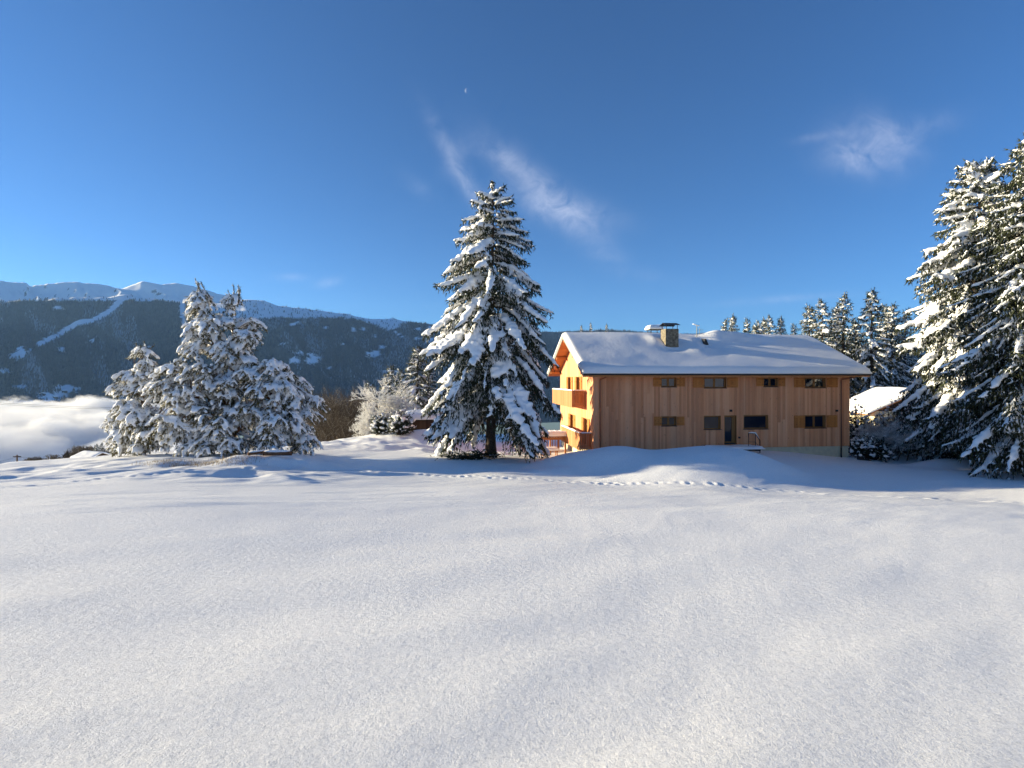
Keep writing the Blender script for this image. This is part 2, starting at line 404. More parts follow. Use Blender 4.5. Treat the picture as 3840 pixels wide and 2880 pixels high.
def gz_(x, y): return float(terrain(np.array([float(x)]), np.array([float(y)]))[0])

# ------------------------------------------------------------------ mountains
def prof(pts):
    P = np.array(pts, float); return lambda u: np.interp(u, P[:, 0], P[:, 1])
peak_v = prof([(-1300, 1075), (-900, 1035), (-500, 1060), (-200, 1040), (0, 1053), (29, 1058), (96, 1060), (116, 1071), (193, 1063), (256, 1058), (328, 1059), (400, 1070), (453, 1083), (482, 1073), (535, 1055), (603, 1066), (651, 1061), (723, 1073), (800, 1098), (870, 1112), (908, 1122), (960, 1140), (1200, 1200)])
ridge_v = prof([(-1300, 1150), (-600, 1120), (0, 1128), (19, 1135), (72, 1125), (169, 1128), (231, 1116), (338, 1116), (410, 1116), (458, 1104), (496, 1106), (530, 1118), (603, 1128), (627, 1133), (685, 1134), (760, 1145), (830, 1138), (908, 1123), (987, 1126), (1031, 1145), (1103, 1154), (1146, 1157), (1246, 1173), (1292, 1174), (1346, 1192), (1408, 1196), (1446, 1200), (1470, 1194), (1524, 1205), (1581, 1211), (1690, 1228), (1900, 1240), (2080, 1244), (2200, 1240), (2300, 1238), (2420, 1246), (2640, 1258), (2900, 1275), (3200, 1300), (3900, 1330)])
forest_v = prof([(-1300, 1130), (0, 1128), (600, 1128), (690, 1135), (800, 1175), (908, 1200), (978, 1195), (1055, 1189), (1117, 1194), (1176, 1192), (1234, 1193), (1280, 1190), (1346, 1202), (1408, 1220), (1458, 1240), (1481, 1235), (1508, 1216), (1540, 1208), (1600, 1213), (1700, 1229), (4000, 1250)])
depth = prof([(-1300, 3000), (0, 3500), (700, 4100), (1700, 5200), (2500, 6200), (3900, 7600)])
CLR = [(220, 1152, 14, 10), (75, 1318, 20, 26), (60, 1330, 30, 8), (230, 1310, 12, 10), (1130, 1325, 15, 7), (1174, 1346, 26, 20), (1103, 1350, 20, 14), (1394, 1327, 30, 13), (1437, 1303, 13, 6), (1223, 1227, 7, 6), (1327, 1236, 9, 8), (1364, 1234, 9, 6), (1408, 1262, 6, 12), (1612, 1276, 20, 11), (1614, 1245, 5, 22), (1570, 1234, 11, 8), (1564, 1271, 11, 5),
       (250, 1458, 50, 13), (200, 1486, 55, 16), (330, 1506, 52, 14), (420, 1518, 70, 12), (20, 1390, 22, 9), (80, 1450, 30, 7), (60, 1510, 80, 10), (480, 1490, 40, 8), (150, 1520, 90, 14), (300, 1535, 120, 14), (345, 1275, 9, 6), (1235, 1380, 12, 5), (1060, 1290, 8, 5), (1290, 1290, 6, 4), (560, 1300, 10, 6), (1470, 1395, 40, 6), (2480, 1290, 20, 6)]
LINES = [([(145, 1292), (200, 1265), (290, 1212), (345, 1202), (415, 1168)], 10), ([(405, 1172), (440, 1140), (470, 1112)], 12), ([(683, 1140), (692, 1230), (690, 1350)], 11), ([(1085, 1222), (1118, 1209)], 5), ([(1480, 1244), (1506, 1262)], 4), ([(1590, 1262), (1615, 1225)], 4), ([(40, 1340), (120, 1312)], 5)]
def clear_mask(u, v):
    m = np.zeros(u.shape, bool)
    w = 5 * (vn(u / 6, v / 5, 51) - .5); w2 = 1.7 * (vn(u / 7, v / 5, 52) - .5) + .8 * (vn(u / 3, v / 2.5, 55) - .5)
    for cu, cv, a, b in CLR:
        m |= ((u - cu) / a) ** 2 + ((v - cv) / b) ** 2 < 1 + w2
    for pts, wd in LINES:
        for (a, b) in zip(pts[:-1], pts[1:]):
            a = np.array(a, float); b = np.array(b, float); ab = b - a
            t = np.clip(((u - a[0]) * ab[0] + (v - a[1]) * ab[1]) / (ab @ ab), 0, 1)
            m |= np.hypot(u - a[0] - t * ab[0], v - a[1] - t * ab[1]) < wd + w
    m |= v < forest_v(u) + 8 * (vn(u / 9, v / 8, 53) - .5)
    return m
def slope_surface(u, t):
    D = depth(u); B = D * .50
    zr = (V0 - ridge_v(u) + 4 * fbm(u / 24, u * 0, 3, 67)) / F * D; zb = np.full_like(D, -235.0)
    f = .22 * t + .78 * t ** 1.25
    d = B + (D - B) * t
    gul = fbm(u / 210 + t * 1.3, t * 1.3, 4, 61) * 250 + fbm(u / 70 + t * .9, t * 3, 3, 64) * 70
    z = zb + (zr - zb) * f + gul * np.sin(np.pi * np.clip(t, 0, 1)) ** .8 * .75
    return (u - U0) / F * d, d, z
def mountains():
    us = np.arange(-1300, 3901, 13.0); ts = np.linspace(0, 1, 120)
    Uu, Tt = np.meshgrid(us, ts)
    x, y, z = slope_surface(Uu, Tt)
    # back side of the ridge
    xb, yb, zb = x[-1] * 1.12, y[-1] * 1.12, z[-1] - 260
    x = np.vstack([x, xb]); y = np.vstack([y, yb]); z = np.vstack([z, zb])
    n, m = x.shape
    V = np.stack([x, y, z], -1).reshape(-1, 3)
    i, j = np.meshgrid(np.arange(n - 1), np.arange(m - 1), indexing='ij')
    Q = np.stack([i * m + j, i * m + j + 1, (i + 1) * m + j + 1, (i + 1) * m + j], -1).reshape(-1, 4)
    me = mesh_np('mountain_slope', V, None, Q)
    pu = U0 + F * V[:, 0] / V[:, 1]; pv = V0 - F * V[:, 2] / V[:, 1]
    at_ = me.attributes.new('wooded', 'FLOAT', 'POINT'); at_.data.foreach_set('value', (~clear_mask(pu, pv)).astype(np.float32))
    m_, t, b = mat('mountain_ground', SNOW, .9, .05)
    a = N(t, 'ShaderNodeAttribute', attribute_name='wooded')
    n_ = noise_node(t, .02, 5, .6, coord='Object')
    mx = N(t, 'ShaderNodeMix', data_type='RGBA'); mx.inputs[6].default_value = (.78, .80, .83, 1); 
    r = ramp(t, n_.outputs[0], [(.3, (.022, .028, .03)), (.7, (.06, .07, .075))]); t.links.new(r.outputs[0], mx.inputs[7])
    t.links.new(a.outputs['Fac'], mx.inputs[0]); t.links.new(mx.outputs[2], b.inputs['Base Color'])
    ob('mountain_slope', me, m_, kind='structure', label='long wooded mountainside across the valley with snowy ski runs')
    # the trees on it, one mass
    rg = np.random.default_rng(3)
    n0 = 120000
    u = rg.uniform(-700, 2900, n0); t = rg.random(n0) ** .8
    px, py, pz = slope_surface(u, t)
    uu = U0 + F * px / py; vv = V0 - F * pz / py
    keep = ~clear_mask(uu, vv) & (vv < 1760)
    keep &= rg.random(n0) < .55 + .45 * vn(u / 25, t * 30, 71)
    # scattered trees in the snow under the ridge
    keep |= (rg.random(n0) < .06) & (vv < forest_v(uu)) 
    fold_shade = (.5 + 1.1 * fbm(u / 120 + t * 1.6, t * 2.4, 4, 66) + .5 * fbm(u / 30 + t, t * 9, 3, 68))[keep]  # light and shade of folds and gullies put into tree tint, along with rime
    px, py, pz = px[keep], py[keep], pz[keep]
    k = len(px); h = rg.uniform(11, 24, k) * (py / 4300) ** .3; w = h * rg.uniform(.17, .26, k)
    P = np.stack([px, py, pz - 3], -1); rot = rg.random(k) * 6.28
    ring = np.stack([np.cos(rot[:, None] + np.arange(4) * np.pi / 2), np.sin(rot[:, None] + np.arange(4) * np.pi / 2), np.zeros((k, 4))], -1)
    Vt = np.concatenate([P[:, None] + ring * w[:, None, None], (P + np.stack([0 * h, 0 * h, h + 3], -1))[:, None]], 1)
    base = (np.arange(k) * 5)[:, None, None]
    T = np.array([[0, 1, 4], [1, 2, 4], [2, 3, 4], [3, 0, 4]])[None] + base
    mf = needles('far_forest', (.006, .015, .020), (.045, .066, .084), .30, (.19, .25, .32))  # blue of haze and skylight mixed into the tints
    t_ = mf.node_tree; rp = [n for n in t_.nodes if n.type == 'VALTORGB'][0]; gn = [n for n in t_.nodes if n.type == 'NEW_GEOMETRY'][0]
    at2 = N(t_, 'ShaderNodeAttribute', attribute_name='rime'); mx_ = M(t_, 'ADD', M(t_, 'MULTIPLY', gn.outputs['Random Per Island'], .38), M(t_, 'MULTIPLY', at2.outputs['Fac'], .62)); t_.links.new(mx_, rp.inputs[0])
    fme = mesh_np('forest', Vt.reshape(-1, 3), T.reshape(-1, 3), None, False)
    fa = fme.attributes.new('rime', 'FLOAT', 'POINT'); fa.data.foreach_set('value', np.repeat(np.clip(fold_shade, 0, 1), 5).astype(np.float32))  # holds the painted fold shading as well as frost
    ob('forest', fme, mf, kind='stuff', label='dense frosted conifer forest covering the mountainside', category='forest')
    # high snowy peaks behind
    us = np.arange(-1300, 1250, 8.0); ts = np.linspace(0, 1, 70)
    Uu, Tt = np.meshgrid(us, ts)
    D = depth(Uu) + 1150; zr = (V0 - peak_v(Uu) + 5 * fbm(Uu / 22, Uu * 0, 3, 87)) / F * D; zb = (V0 - ridge_v(Uu)) / F * depth(Uu) - 260
    B = depth(Uu) * 1.02
    d = B + (D - B) * Tt
    zz = zb + (zr - zb) * (.35 * Tt + .65 * Tt ** 1.4) + (fbm(Uu / 90 + Tt * 1.6, Tt * 2, 4, 81) * 200 + fbm(Uu / 26 + Tt, Tt * 6, 4, 84) * 38) * np.sin(np.pi * Tt) ** .7 * .8
    x = (Uu - U0) / F * d
    x = np.vstack([x, x[-1] * 1.1]); y = np.vstack([d, d[-1] * 1.1]); z = np.vstack([zz, zz[-1] - 300])
    n, m = x.shape; V = np.stack([x, y, z], -1).reshape(-1, 3)
    i, j = np.meshgrid(np.arange(n - 1), np.arange(m - 1), indexing='ij')
    Q = np.stack([i * m + j, i * m + j + 1, (i + 1) * m + j + 1, (i + 1) * m + j], -1).reshape(-1, 4)
    mp, t, b = mat('alpine_snow', SNOW, .9, .05)
    n1 = noise_node(t, .012, 6, .65); g = N(t, 'ShaderNodeNewGeometry'); sx = N(t, 'ShaderNodeSeparateXYZ'); t.links.new(g.outputs['True Normal'], sx.inputs[0])
    steep = M(t, 'ADD', sx.outputs[2], M(t, 'MULTIPLY', M(t, 'SUBTRACT', n1.outputs[0], .5), .9))
    r = ramp(t, steep, [(.50, (.10, .10, .11)), (.60, SNOW)]); t.links.new(r.outputs[0], b.inputs['Base Color'])
    ob('snowy_peaks', mesh_np('snowy_peaks', V, None, Q), mp, kind='structure', label='bare snow-covered peaks rising behind the wooded ridge')
mountains()
def massif():
    # unseen range inferred left of the frame, placed and shaped to shade the wooded side
    ys = np.linspace(2500, 7900, 70); q = np.linspace(-1, 1, 41)
    Y, Qd = np.meshgrid(ys, q)
    top = 1225 * sm(2500, 3500, Y) * sm(7900, 7300, Y) + 60 * fbm(Y / 500, Y * 0, 3, 91)
    X = -8650 + Qd * 800 + 100 * fbm(Y / 900, Qd, 2, 92)
    Z = -260 + (top + 260) * (1 - np.abs(Qd)) ** 1.1 + 90 * fbm(X / 500, Y / 500, 4, 93) * (1 - np.abs(Qd))
    n, m = X.shape; V = np.stack([X, Y, Z], -1).reshape(-1, 3)
    i, j = np.meshgrid(np.arange(n - 1), np.arange(m - 1), indexing='ij')
    Q = np.stack([i * m + j, i * m + j + 1, (i + 1) * m + j + 1, (i + 1) * m + j], -1).reshape(-1, 4)[:, ::-1]
    ob('mountain_range', mesh_np('mountain_range', V, None, Q), bpy.data.materials['alpine_snow'], kind='structure', label='unseen high snowy range shading the wooded slope')
massif()

# ------------------------------------------------------------------ tree tools
_ico = None
def ico():
    global _ico
    if _ico is None:
        p = (1 + 5 ** .5) / 2
        V = np.array([(-1, p, 0), (1, p, 0), (-1, -p, 0), (1, -p, 0), (0, -1, p), (0, 1, p), (0, -1, -p), (0, 1, -p), (p, 0, -1), (p, 0, 1), (-p, 0, -1), (-p, 0, 1)], float)
        V /= np.linalg.norm(V[0])
        Fc = np.array([(0, 11, 5), (0, 5, 1), (0, 1, 7), (0, 7, 10), (0, 10, 11), (1, 5, 9), (5, 11, 4), (11, 10, 2), (10, 7, 6), (7, 1, 8), (3, 9, 4), (3, 4, 2), (3, 2, 6), (3, 6, 8), (3, 8, 9), (4, 9, 5), (2, 4, 11), (6, 2, 10), (8, 6, 7), (9, 8, 1)])
        _ico = (V, Fc)
    return _ico
def blobs_mesh(name, C, A, B, Cc, voxel, smooth_it=2):
    """fuse ellipsoids (centre C, half-axis vectors A, B, Cc) into one lumpy snow surface"""
    V, Fc = ico()
    P = C[:, None] + V[None, :, 0:1] * A[:, None] + V[None, :, 1:2] * B[:, None] + V[None, :, 2:3] * Cc[:, None]
    k = len(C)
    T = (Fc[None] + (np.arange(k) * 12)[:, None, None]).reshape(-1, 3)
    det = np.einsum('ij,ij->i', np.cross(A, B), Cc) < 0
    T = T.reshape(k, -1, 3); T[det] = T[det][:, :, ::-1]
    me = mesh_np(name + '_raw', P.reshape(-1, 3), T.reshape(-1, 3))
    o = bpy.data.objects.new('tmp', me); COL.objects.link(o)
    md = o.modifiers.new('r', 'REMESH'); md.mode = 'VOXEL'; md.voxel_size = voxel; md.use_smooth_shade = True
    if smooth_it:
        s_ = o.modifiers.new('s', 'SMOOTH'); s_.iterations = smooth_it; s_.factor = .5
    dc = o.modifiers.new('d', 'DECIMATE'); dc.ratio = .5
    dg = bpy.context.evaluated_depsgraph_get()
    out = bpy.data.meshes.new_from_object(o.evaluated_get(dg)); out.name = name
    bpy.data.objects.remove(o); bpy.data.meshes.remove(me)
    out.materials.clear()
    return out
def spindles(P, Dv, L, Wd):
    """slender needle sprays: base point P, direction Dv, length L, half width Wd"""
    k = len(P); Dv = Dv / (np.linalg.norm(Dv, axis=1, keepdims=True) + 1e-9)
    up = np.where(np.abs(Dv[:, 2:3]) > .9, np.array([[1., 0, 0]]), np.array([[0, 0, 1.]]))
    a = np.cross(Dv, up); a /= np.linalg.norm(a, axis=1, keepdims=True); b = np.cross(Dv, a)
    mid = P + Dv * (L * .10)[:, None]; tip = P + Dv * L[:, None]
    th = np.random.default_rng(1).random(k) * 6.28; Wd = Wd * 1.1
    rings = [mid + Wd[:, None] * (a * np.cos(th + q)[:, None] + b * np.sin(th + q)[:, None]) for q in (0, 2.094, 4.189)]
    V = np.stack([*rings, tip], 1).reshape(-1, 3)
    T = np.array([(0, 1, 3), (1, 2, 3), (2, 0, 3)])
    return V, (T[None] + (np.arange(k) * 4)[:, None, None]).reshape(-1, 3)

def spruce_meshes(name, H, Rb, seed, dz=.42, nper=6, expo=.55, droop=(-12, -48), tmin=.10, snow=1.0, side=0.0, voxel=.085, lod=1.0, tas=1.0, fallen=.12, trunk_r=None, spray=1.0, latsnow=.5, pil=1.0, gap=None):
    """one snow-laden spruce; base of the trunk at the origin. Returns meshes: trunk, branches, needles, snow"""
    rg = np.random.default_rng(seed)
    tr = MB(); r0 = trunk_r or H * .019
    zt = np.linspace(-.5, H, 14); wob = np.stack([.02 * H * (vn(zt / 5, 0 * zt, seed) - .5), .02 * H * (vn(zt / 5, 0 * zt + 9, seed) - .5), 0 * zt], 1)
    wob *= sm(0, H * .4, zt)[:, None]
    Pt = np.stack([0 * zt, 0 * zt, zt], 1) + wob
    rad = r0 * np.clip(1 - zt / H, .02, 1) ** .8; rad[0] = r0 * 1.5
    rad[1] *= 1.08
    tr.tube(Pt, rad, 10)
    br = MB(); TP, TD, TL, TW = [], [], [], []; BC, BA, BB, BD = [], [], [], []
    z = H * tmin
    while z < H * .985:
        t = z / H
        n = max(3, int(round(nper * (1 - .35 * t) + rg.normal(0, .5))))
        phi0 = rg.random() * 6.28
        for k in range(n):
            ph = phi0 + k * 2 * np.pi / n + rg.normal(0, .22)
            L = Rb * (1 - t) ** expo * rg.uniform(.72, 1.14) * (1 - .35 * max(0, (tmin + .12 - t) / .2)) + .18
            zz = z + rg.normal(0, dz * .3)
            if gap and t < gap[2] and abs((ph - gap[0] + np.pi) % (2 * np.pi) - np.pi) < gap[1]: continue
            s_ = sm(.0, .75, 1 - t)
            a0 = R(droop[0] + (droop[1] - droop[0]) * s_ + rg.normal(0, 6)) + R(38) * sm(.86, 1, t)
            ns = max(4, int(L / .28)); q = np.linspace(0, 1, ns)
            hor = np.array([np.cos(ph), np.sin(ph), 0]); tan_ = np.array([-np.sin(ph), np.cos(ph), 0])
            # leaves the trunk rather flat, bends under its load, tip lifts a little
            ang = a0 * (1.25 * sm(-.05, .5, q)) + R(26) * np.clip(q - .72, 0, 1) / .28 * rg.uniform(.1, .9)
            ds = L / (ns - 1)
            rr = np.concatenate([[0], np.cumsum(np.cos(ang[:-1]) * ds)]); hz = np.concatenate([[0], np.cumsum(np.sin(ang[:-1]) * ds)])
            bend = rg.normal(0, .10) * L * q ** 2
            off = np.array([np.interp(zz, zt, wob[:, 0]), np.interp(zz, zt, wob[:, 1]), zz])
            P = off + rr[:, None] * hor + bend[:, None] * tan_ + hz[:, None] * np.array([0, 0, 1.])
            br.tube(P, np.linspace(.012 + .010 * L, .008, ns), 4, cap=False)
            # how much snow this bough holds
            hold = snow * rg.uniform(.75, 1.15) * (1 + side * (-hor[0]))
            if rg.random() < fallen: hold *= .25
            wmax = (.13 + .055 * L) * hold * pil
            # laterals
            nl = max(3, int(L / (.17 / lod)))
            sl = rg.uniform(.16, 1.0, nl); sl.sort()
            for jx, sv in enumerate(sl):
                p0 = np.array([np.interp(sv, q, P[:, c]) for c in range(3)])
                i0 = min(ns - 2, int(sv * (ns - 1))); ax = P[i0 + 1] - P[i0]; ax /= np.linalg.norm(ax)
                sd = 1 if jx % 2 else -1
                ll = (.16 + .34 * L * (1 - sv) ** .7 * min(1, sv * 3)) * rg.uniform(.6, 1.2); ll = min(ll, 1.5)
                m = max(2, int(ll / .16)); w = np.linspace(0, 1, m + 1)
                dr = ax * rg.uniform(.45, .8) + sd * tan_ * rg.uniform(.5, .9); dr /= np.linalg.norm(dr)
                Q = p0 + (w * ll)[:, None] * dr + np.array([0, 0, -1.]) * (ll * .55 * w ** 1.6)[:, None]
                # hanging sprays along the lateral
                for w_ in range(m + 1):
                    for _ in range(max(1, int(round(1.6 * tas * lod)))):
                        TP.append(Q[w_] + rg.normal(0, .04, 3)); TL.append(rg.uniform(.18, .46) * spray * (1.0 - .25 * t))
                        TD.append(np.array([0, 0, -1.]) * rg.uniform(.5, 1.2) + dr * rg.uniform(.1, .8) + rg.normal(0, .28, 3)); TW.append(rg.uniform(.022, .05))
                if hold > .2:
                    for w_ in range(0, m + 1):
                        if rg.random() < latsnow:
                            s1 = (.065 + .05 * rg.random()) * hold * (1.15 - .45 * w_ / m)
                            BC.append(Q[w_] + np.array([0, 0, s1 * .45])); dd = dr * s1 * rg.uniform(1.1, 1.6); dd[2] -= s1 * .6 * w_ / m
                            BA.append(dd); pe = np.cross(dr, [0, 0, 1.]); pe /= np.linalg.norm(pe) + 1e-9; BB.append(pe * s1); BD.append(np.cross(dd, pe) / np.linalg.norm(dd) * s1 * .75)
            # sprays under the axis and at the tip
            for sv in rg.uniform(.08, 1, int(L * 7 * tas * lod) + 3):
                p0 = np.array([np.interp(sv, q, P[:, c]) for c in range(3)])
                TP.append(p0 + rg.normal(0, .03, 3)); TL.append(rg.uniform(.16, .42) * spray); TD.append(np.array([0, 0, -1.]) + rg.normal(0, .45, 3) + hor * .35); TW.append(rg.uniform(.022, .045))
            for _ in range(5):
                TP.append(P[-1]); TL.append(rg.uniform(.14, .32) * spray); TD.append((P[-1] - P[-2]) / ds + rg.normal(0, .4, 3)); TW.append(rg.uniform(.02, .04))
            # the pillow along the bough
            if hold > .2:
                st = .17
                for sv in np.arange(.14, 1.02, st / max(L, .3)):
                    sv = min(sv + rg.normal(0, .01), 1)
                    if vn(sv * L * 1.1, seed + k + z * 3.1, 5) < .16: continue
                    p0 = np.array([np.interp(sv, q, P[:, c]) for c in range(3)])
                    i0 = min(ns - 2, int(sv * (ns - 1))); ax = P[i0 + 1] - P[i0]; ax /= np.linalg.norm(ax)
                    ww = wmax * (.45 + .75 * min(1, sv * 2.2)) * (1 - .55 * sv ** 4) * rg.uniform(.7, 1.25)
                    pe = np.cross(ax, [0, 0, 1.]); pe /= np.linalg.norm(pe) + 1e-9; nn = np.cross(pe, ax)
                    BC.append(p0 + nn * ww * .35 + pe * rg.normal(0, .25) * ww); BA.append(ax * .19 * rg.uniform(.9, 1.3)); BB.append(pe * ww); BD.append(nn * ww * rg.uniform(.55, .8))
        z += dz * (1 - .45 * t) * rg.uniform(.8, 1.2)
    # leader
    for k in range(14):
        p = np.array([0, 0, H - rg.random() * .9]) + wob[-1]
        TP.append(p); TD.append(np.array([rg.normal(0, .6), rg.normal(0, .6), .9])); TL.append(rg.uniform(.2, .45)); TW.append(.028)
    for k in range(5):
        p = np.array([rg.normal(0, .08), rg.normal(0, .08), H - .15 - rg.random() * .9]) + wob[-1]
        s1 = rg.uniform(.10, .17) * snow; BC.append(p); BA.append(np.array([s1, 0, 0])); BB.append(np.array([0, s1, 0])); BD.append(np.array([0, 0, s1]))
    V, T = spindles(np.array(TP), np.array(TD), np.array(TL), np.array(TW))
    BA, BB, BD = (np.array(q) for q in (BA, BB, BD))
    mn = voxel * .75   # nothing thinner than the surface can carry
    def fat(q):
        l = np.linalg.norm(q, axis=1, keepdims=True) + 1e-9; return q / l * np.maximum(l, mn)
    return dict(trunk=tr.mesh('trunk'), branches=br.mesh('branches'), needles=mesh_np('needles', V, T), snow=blobs_mesh('snow', np.array(BC), fat(BA), fat(BB), fat(BD), voxel))
def tree_from(ms, name, label, cat, loc, rotz=0, scale=1.0, mats=None, group=None):
    o = thing(name, label, cat, loc, rotz, group); o.scale = (scale,) * 3 if isinstance(scale, (int, float)) else scale
    mats = mats or dict(trunk=M_bark, branches=M_bark, needles=M_spruce, snow=M_treesnow)
    for k, me in ms.items():
        c = ob(k, me, mats[k], o)
        if k in ('needles', 'snow', 'branches', 'twigs'): c['kind'] = 'stuff'
    return o

# ------------------------------------------------------------------ the chalet
TH = math.atan2(.117, .993)
HX = np.array([math.cos(TH), math.sin(TH)]); HY = np.array([-math.sin(TH), math.cos(TH)])
HO = np.array([6.05, 38.06])                       # front left wall corner
def fac(u, v):                                     # photo pixel on the facade -> (length along the facade, height)
    k = (u - U0) / F
    L = (k * HO[1] - HO[0]) / (HX[0] - k * HX[1]); d = HO[1] + HX[1] * L
    return L, -(v - V0) / F * d
def gab(u, v):                                     # the same on the left gable wall -> (depth, height)
    k = (u - U0) / F
    Y = (HO[0] - k * HO[1]) / (k * HY[1] - HY[0]); d = HO[1] + HY[1] * Y
    return Y, -(v - V0) / F * d
HL, HD = 20.8, 11.7
ZB, ZT = -5.21, .50                                # bottom of the boarding, top of the front wall
OXL, OXR, OY = 1.0, .87, 1.0
ZE = .50; YR = 5.83; TAN = .483; TANB = .46
def roof_z(y): return np.where(np.asarray(y) < YR, ZE + TAN * (np.asarray(y) + OY), ZE + TAN * (YR + OY) - TANB * (np.asarray(y) - YR))
house = thing('chalet', 'long two-storey timber chalet with thick snow on its roof', 'house', (HO[0], HO[1], 0), TH)
def c2(x, y): return 2400 + x * .39783, 1180 + y * .39783
OPEN = []          # x0,x1,z0,z1,kind, shutters(left x0,x1),(right)
def op(x0, x1, y0, y1, kind, sl=None, sr=None):
    a, zt = fac(*c2(x0, y0)); b, _ = fac(*c2(x1, y0)); _, zb = fac(*c2(x0, y1))
    g = lambda s_: None if s_ is None else (fac(*c2(s_[0], y0))[0], fac(*c2(s_[1], y0))[0])
    OPEN.append(dict(x0=a, x1=b, z0=zb, z1=zt, kind=kind, sl=g(sl), sr=g(sr)))
op(200, 345, 592, 682, 'two', (122, 198), (347, 420))
op(605, 815, 590, 692, 'two', (497, 603), (818, 922))
op(1165, 1300, 592, 680, 'two', (1093, 1163), (1303, 1366))
op(1553, 1752, 592, 690, 'two', (1450, 1551), (1756, 1860))
op(203, 345, 958, 1050, 'two', (130, 201), (347, 417))
op(602, 762, 953, 1083, 'one')
op(795, 910, 950, 1217, 'door')
op(977, 1210, 947, 1080, 'one')
op(1553, 1750, 947, 1070, 'two', (1450, 1551), (1756, 1858))
rgp = random.Random(4)
# --- load-bearing core of the front wall, in cells round the openings
def cells(xs, zs, opens, f):
    xs = sorted(set(xs)); zs = sorted(set(zs))
    for a, b in zip(xs[:-1], xs[1:]):
        for c, d in zip(zs[:-1], zs[1:]):
            mx, mz = (a + b) / 2, (c + d) / 2
            if not any(o['x0'] < mx < o['x1'] and o['z0'] < mz < o['z1'] for o in opens): f(a, b, c, d)
mb = MB()
cells([0, HL] + [q for o in OPEN for q in (o['x0'], o['x1'])], [ZB, ZT] + [q for o in OPEN for q in (o['z0'], o['z1'])], OPEN, lambda a, b, c, d: mb.box(a, b, .04, .34, c, d))
fw = mb.build('front_wall', M_plank, house)
# --- gable wall openings (depth, height)
GO = []
def gop(u0, u1, v0, v1, uref):
    y1, _ = gab(u0, v0); y0, _ = gab(u1, v0); _, zt = gab(uref, v0); _, zb = gab(uref, v1)
    GO.append(dict(x0=min(y0, y1), x1=max(y0, y1), z0=zb, z1=zt))
GO += [dict(x0=3.9, x1=5.1, z0=-1.95, z1=.28), dict(x0=7.1, x1=8.3, z0=-1.95, z1=.28), dict(x0=1.55, x1=2.75, z0=-5.1, z1=-3.0), dict(x0=6.2, x1=7.4, z0=-5.1, z1=-3.0)]
mb = MB()
cells([0.36, HD] + [q for o in GO for q in (o['x0'], o['x1'])], [ZB, ZT] + [q for o in GO for q in (o['z0'], o['z1'])], GO, lambda a, b, c, d: mb.box(.04, .34, a, b, c, d))
mb.hexa([(.04, .36, ZT), (.34, .36, ZT), (.04, HD, ZT), (.34, HD, ZT), (.04, YR - .3, float(roof_z(YR)) - .5), (.34, YR - .3, float(roof_z(YR)) - .5), (.04, YR + .3, float(roof_z(YR)) - .5), (.34, YR + .3, float(roof_z(YR)) - .5)])
gw = mb.build('gable_wall', M_plank, house)
mb = MB(); mb.box(HL - .3, HL, .36, HD, ZB, ZT); mb.hexa([(HL - .3, .36, ZT), (HL, .36, ZT), (HL - .3, HD, ZT), (HL, HD, ZT), (HL - .3, YR - .3, float(roof_z(YR)) - .5), (HL, YR - .3, float(roof_z(YR)) - .5), (HL - .3, YR + .3, float(roof_z(YR)) - .5), (HL, YR + .3, float(roof_z(YR)) - .5)])
mb.build('end_wall', M_plank, house)
MB().box(.36, HL - .32, HD - .3, HD, ZB, ZT).build('rear_wall', M_plank, house)
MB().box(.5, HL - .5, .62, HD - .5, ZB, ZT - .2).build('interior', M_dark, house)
# --- plinth
mb = MB().box(.06, HL - .06, .06, HD - .06, -8.0, ZB - .004)
mb.build('plinth', M_plinth, house)
# --- boards. front
_pm = {}
def plank(parent, x0, x1, z0, z1, ztop2=None, side='f', proud=0.):
    """one board with chamfered edges; ztop2 = height of the far top corner on a gable"""
    w = x1 - x0; zt2 = z1 if ztop2 is None else ztop2; c = .006; g = .0035; dp = .036 + proud
    X = [g, g + c, w - g - c, w - g]; Y = [0, -dp, -dp, 0]
    def top(xx): return (z1 - z0) + (zt2 - z1) * xx / w
    pts = [(X[0], 0), (X[0], -dp + c), (X[1], -dp), (X[2], -dp), (X[3], -dp + c), (X[3], 0)]
    V = []
    for zz in (0, 1):
        for (px, py) in pts:
            h = 0 if zz == 0 else top(px)
            V.append((px, py, h) if side == 'f' else (py, px, h))
    Q = [(i, (i + 1) % 6, 6 + (i + 1) % 6, 6 + i) for i in range(6)]
    T = [(6, 7, 8), (6, 8, 9), (6, 9, 10), (6, 10, 11), (0, 2, 1), (0, 3, 2), (0, 4, 3), (0, 5, 4)]
    if side != 'f': Q = [q[::-1] for q in Q]; T = [q[::-1] for q in T]
    me = mesh_np('plank', V, T, Q, False)
    o = ob('plank', me, M_plank, parent)
    o.location = (x0, .038, z0) if side == 'f' else (.038, x0, z0)
    return o
x = 0.0
NP = 0
edges_f = sorted([q for o in OPEN for q in (o['x0'], o['x1'])])
while x < HL - .02:
    w = rgp.choice((.135, .16, .18, .2, .22))
    x1 = min(x + w, HL)
    for e in edges_f:                              # boards end at the openings' jambs
        if x + .04 < e < x1 + .05: x1 = e; break
    if HL - x1 < .08: x1 = HL
    mid = (x + x1) / 2
    ops = sorted([o for o in OPEN if o['x0'] - .001 < mid < o['x1'] + .001], key=lambda o: o['z0'])
    segs = []; z = ZB
    for o in ops: segs.append((z, o['z0'])); z = o['z1']
    segs.append((z, ZT))
    pr = rgp.uniform(0, .010)
    for (a, b) in segs:
        if b - a < .03: continue
        if b - a > 4.5 and rgp.random() < .32:
            m = a + (b - a) * rgp.uniform(.25, .75); plank(fw, x, x1, a, m - .002, proud=pr); plank(fw, x, x1, m + .002, b, proud=pr); NP += 2
        else: plank(fw, x, x1, a, b, proud=pr); NP += 1
    x = x1
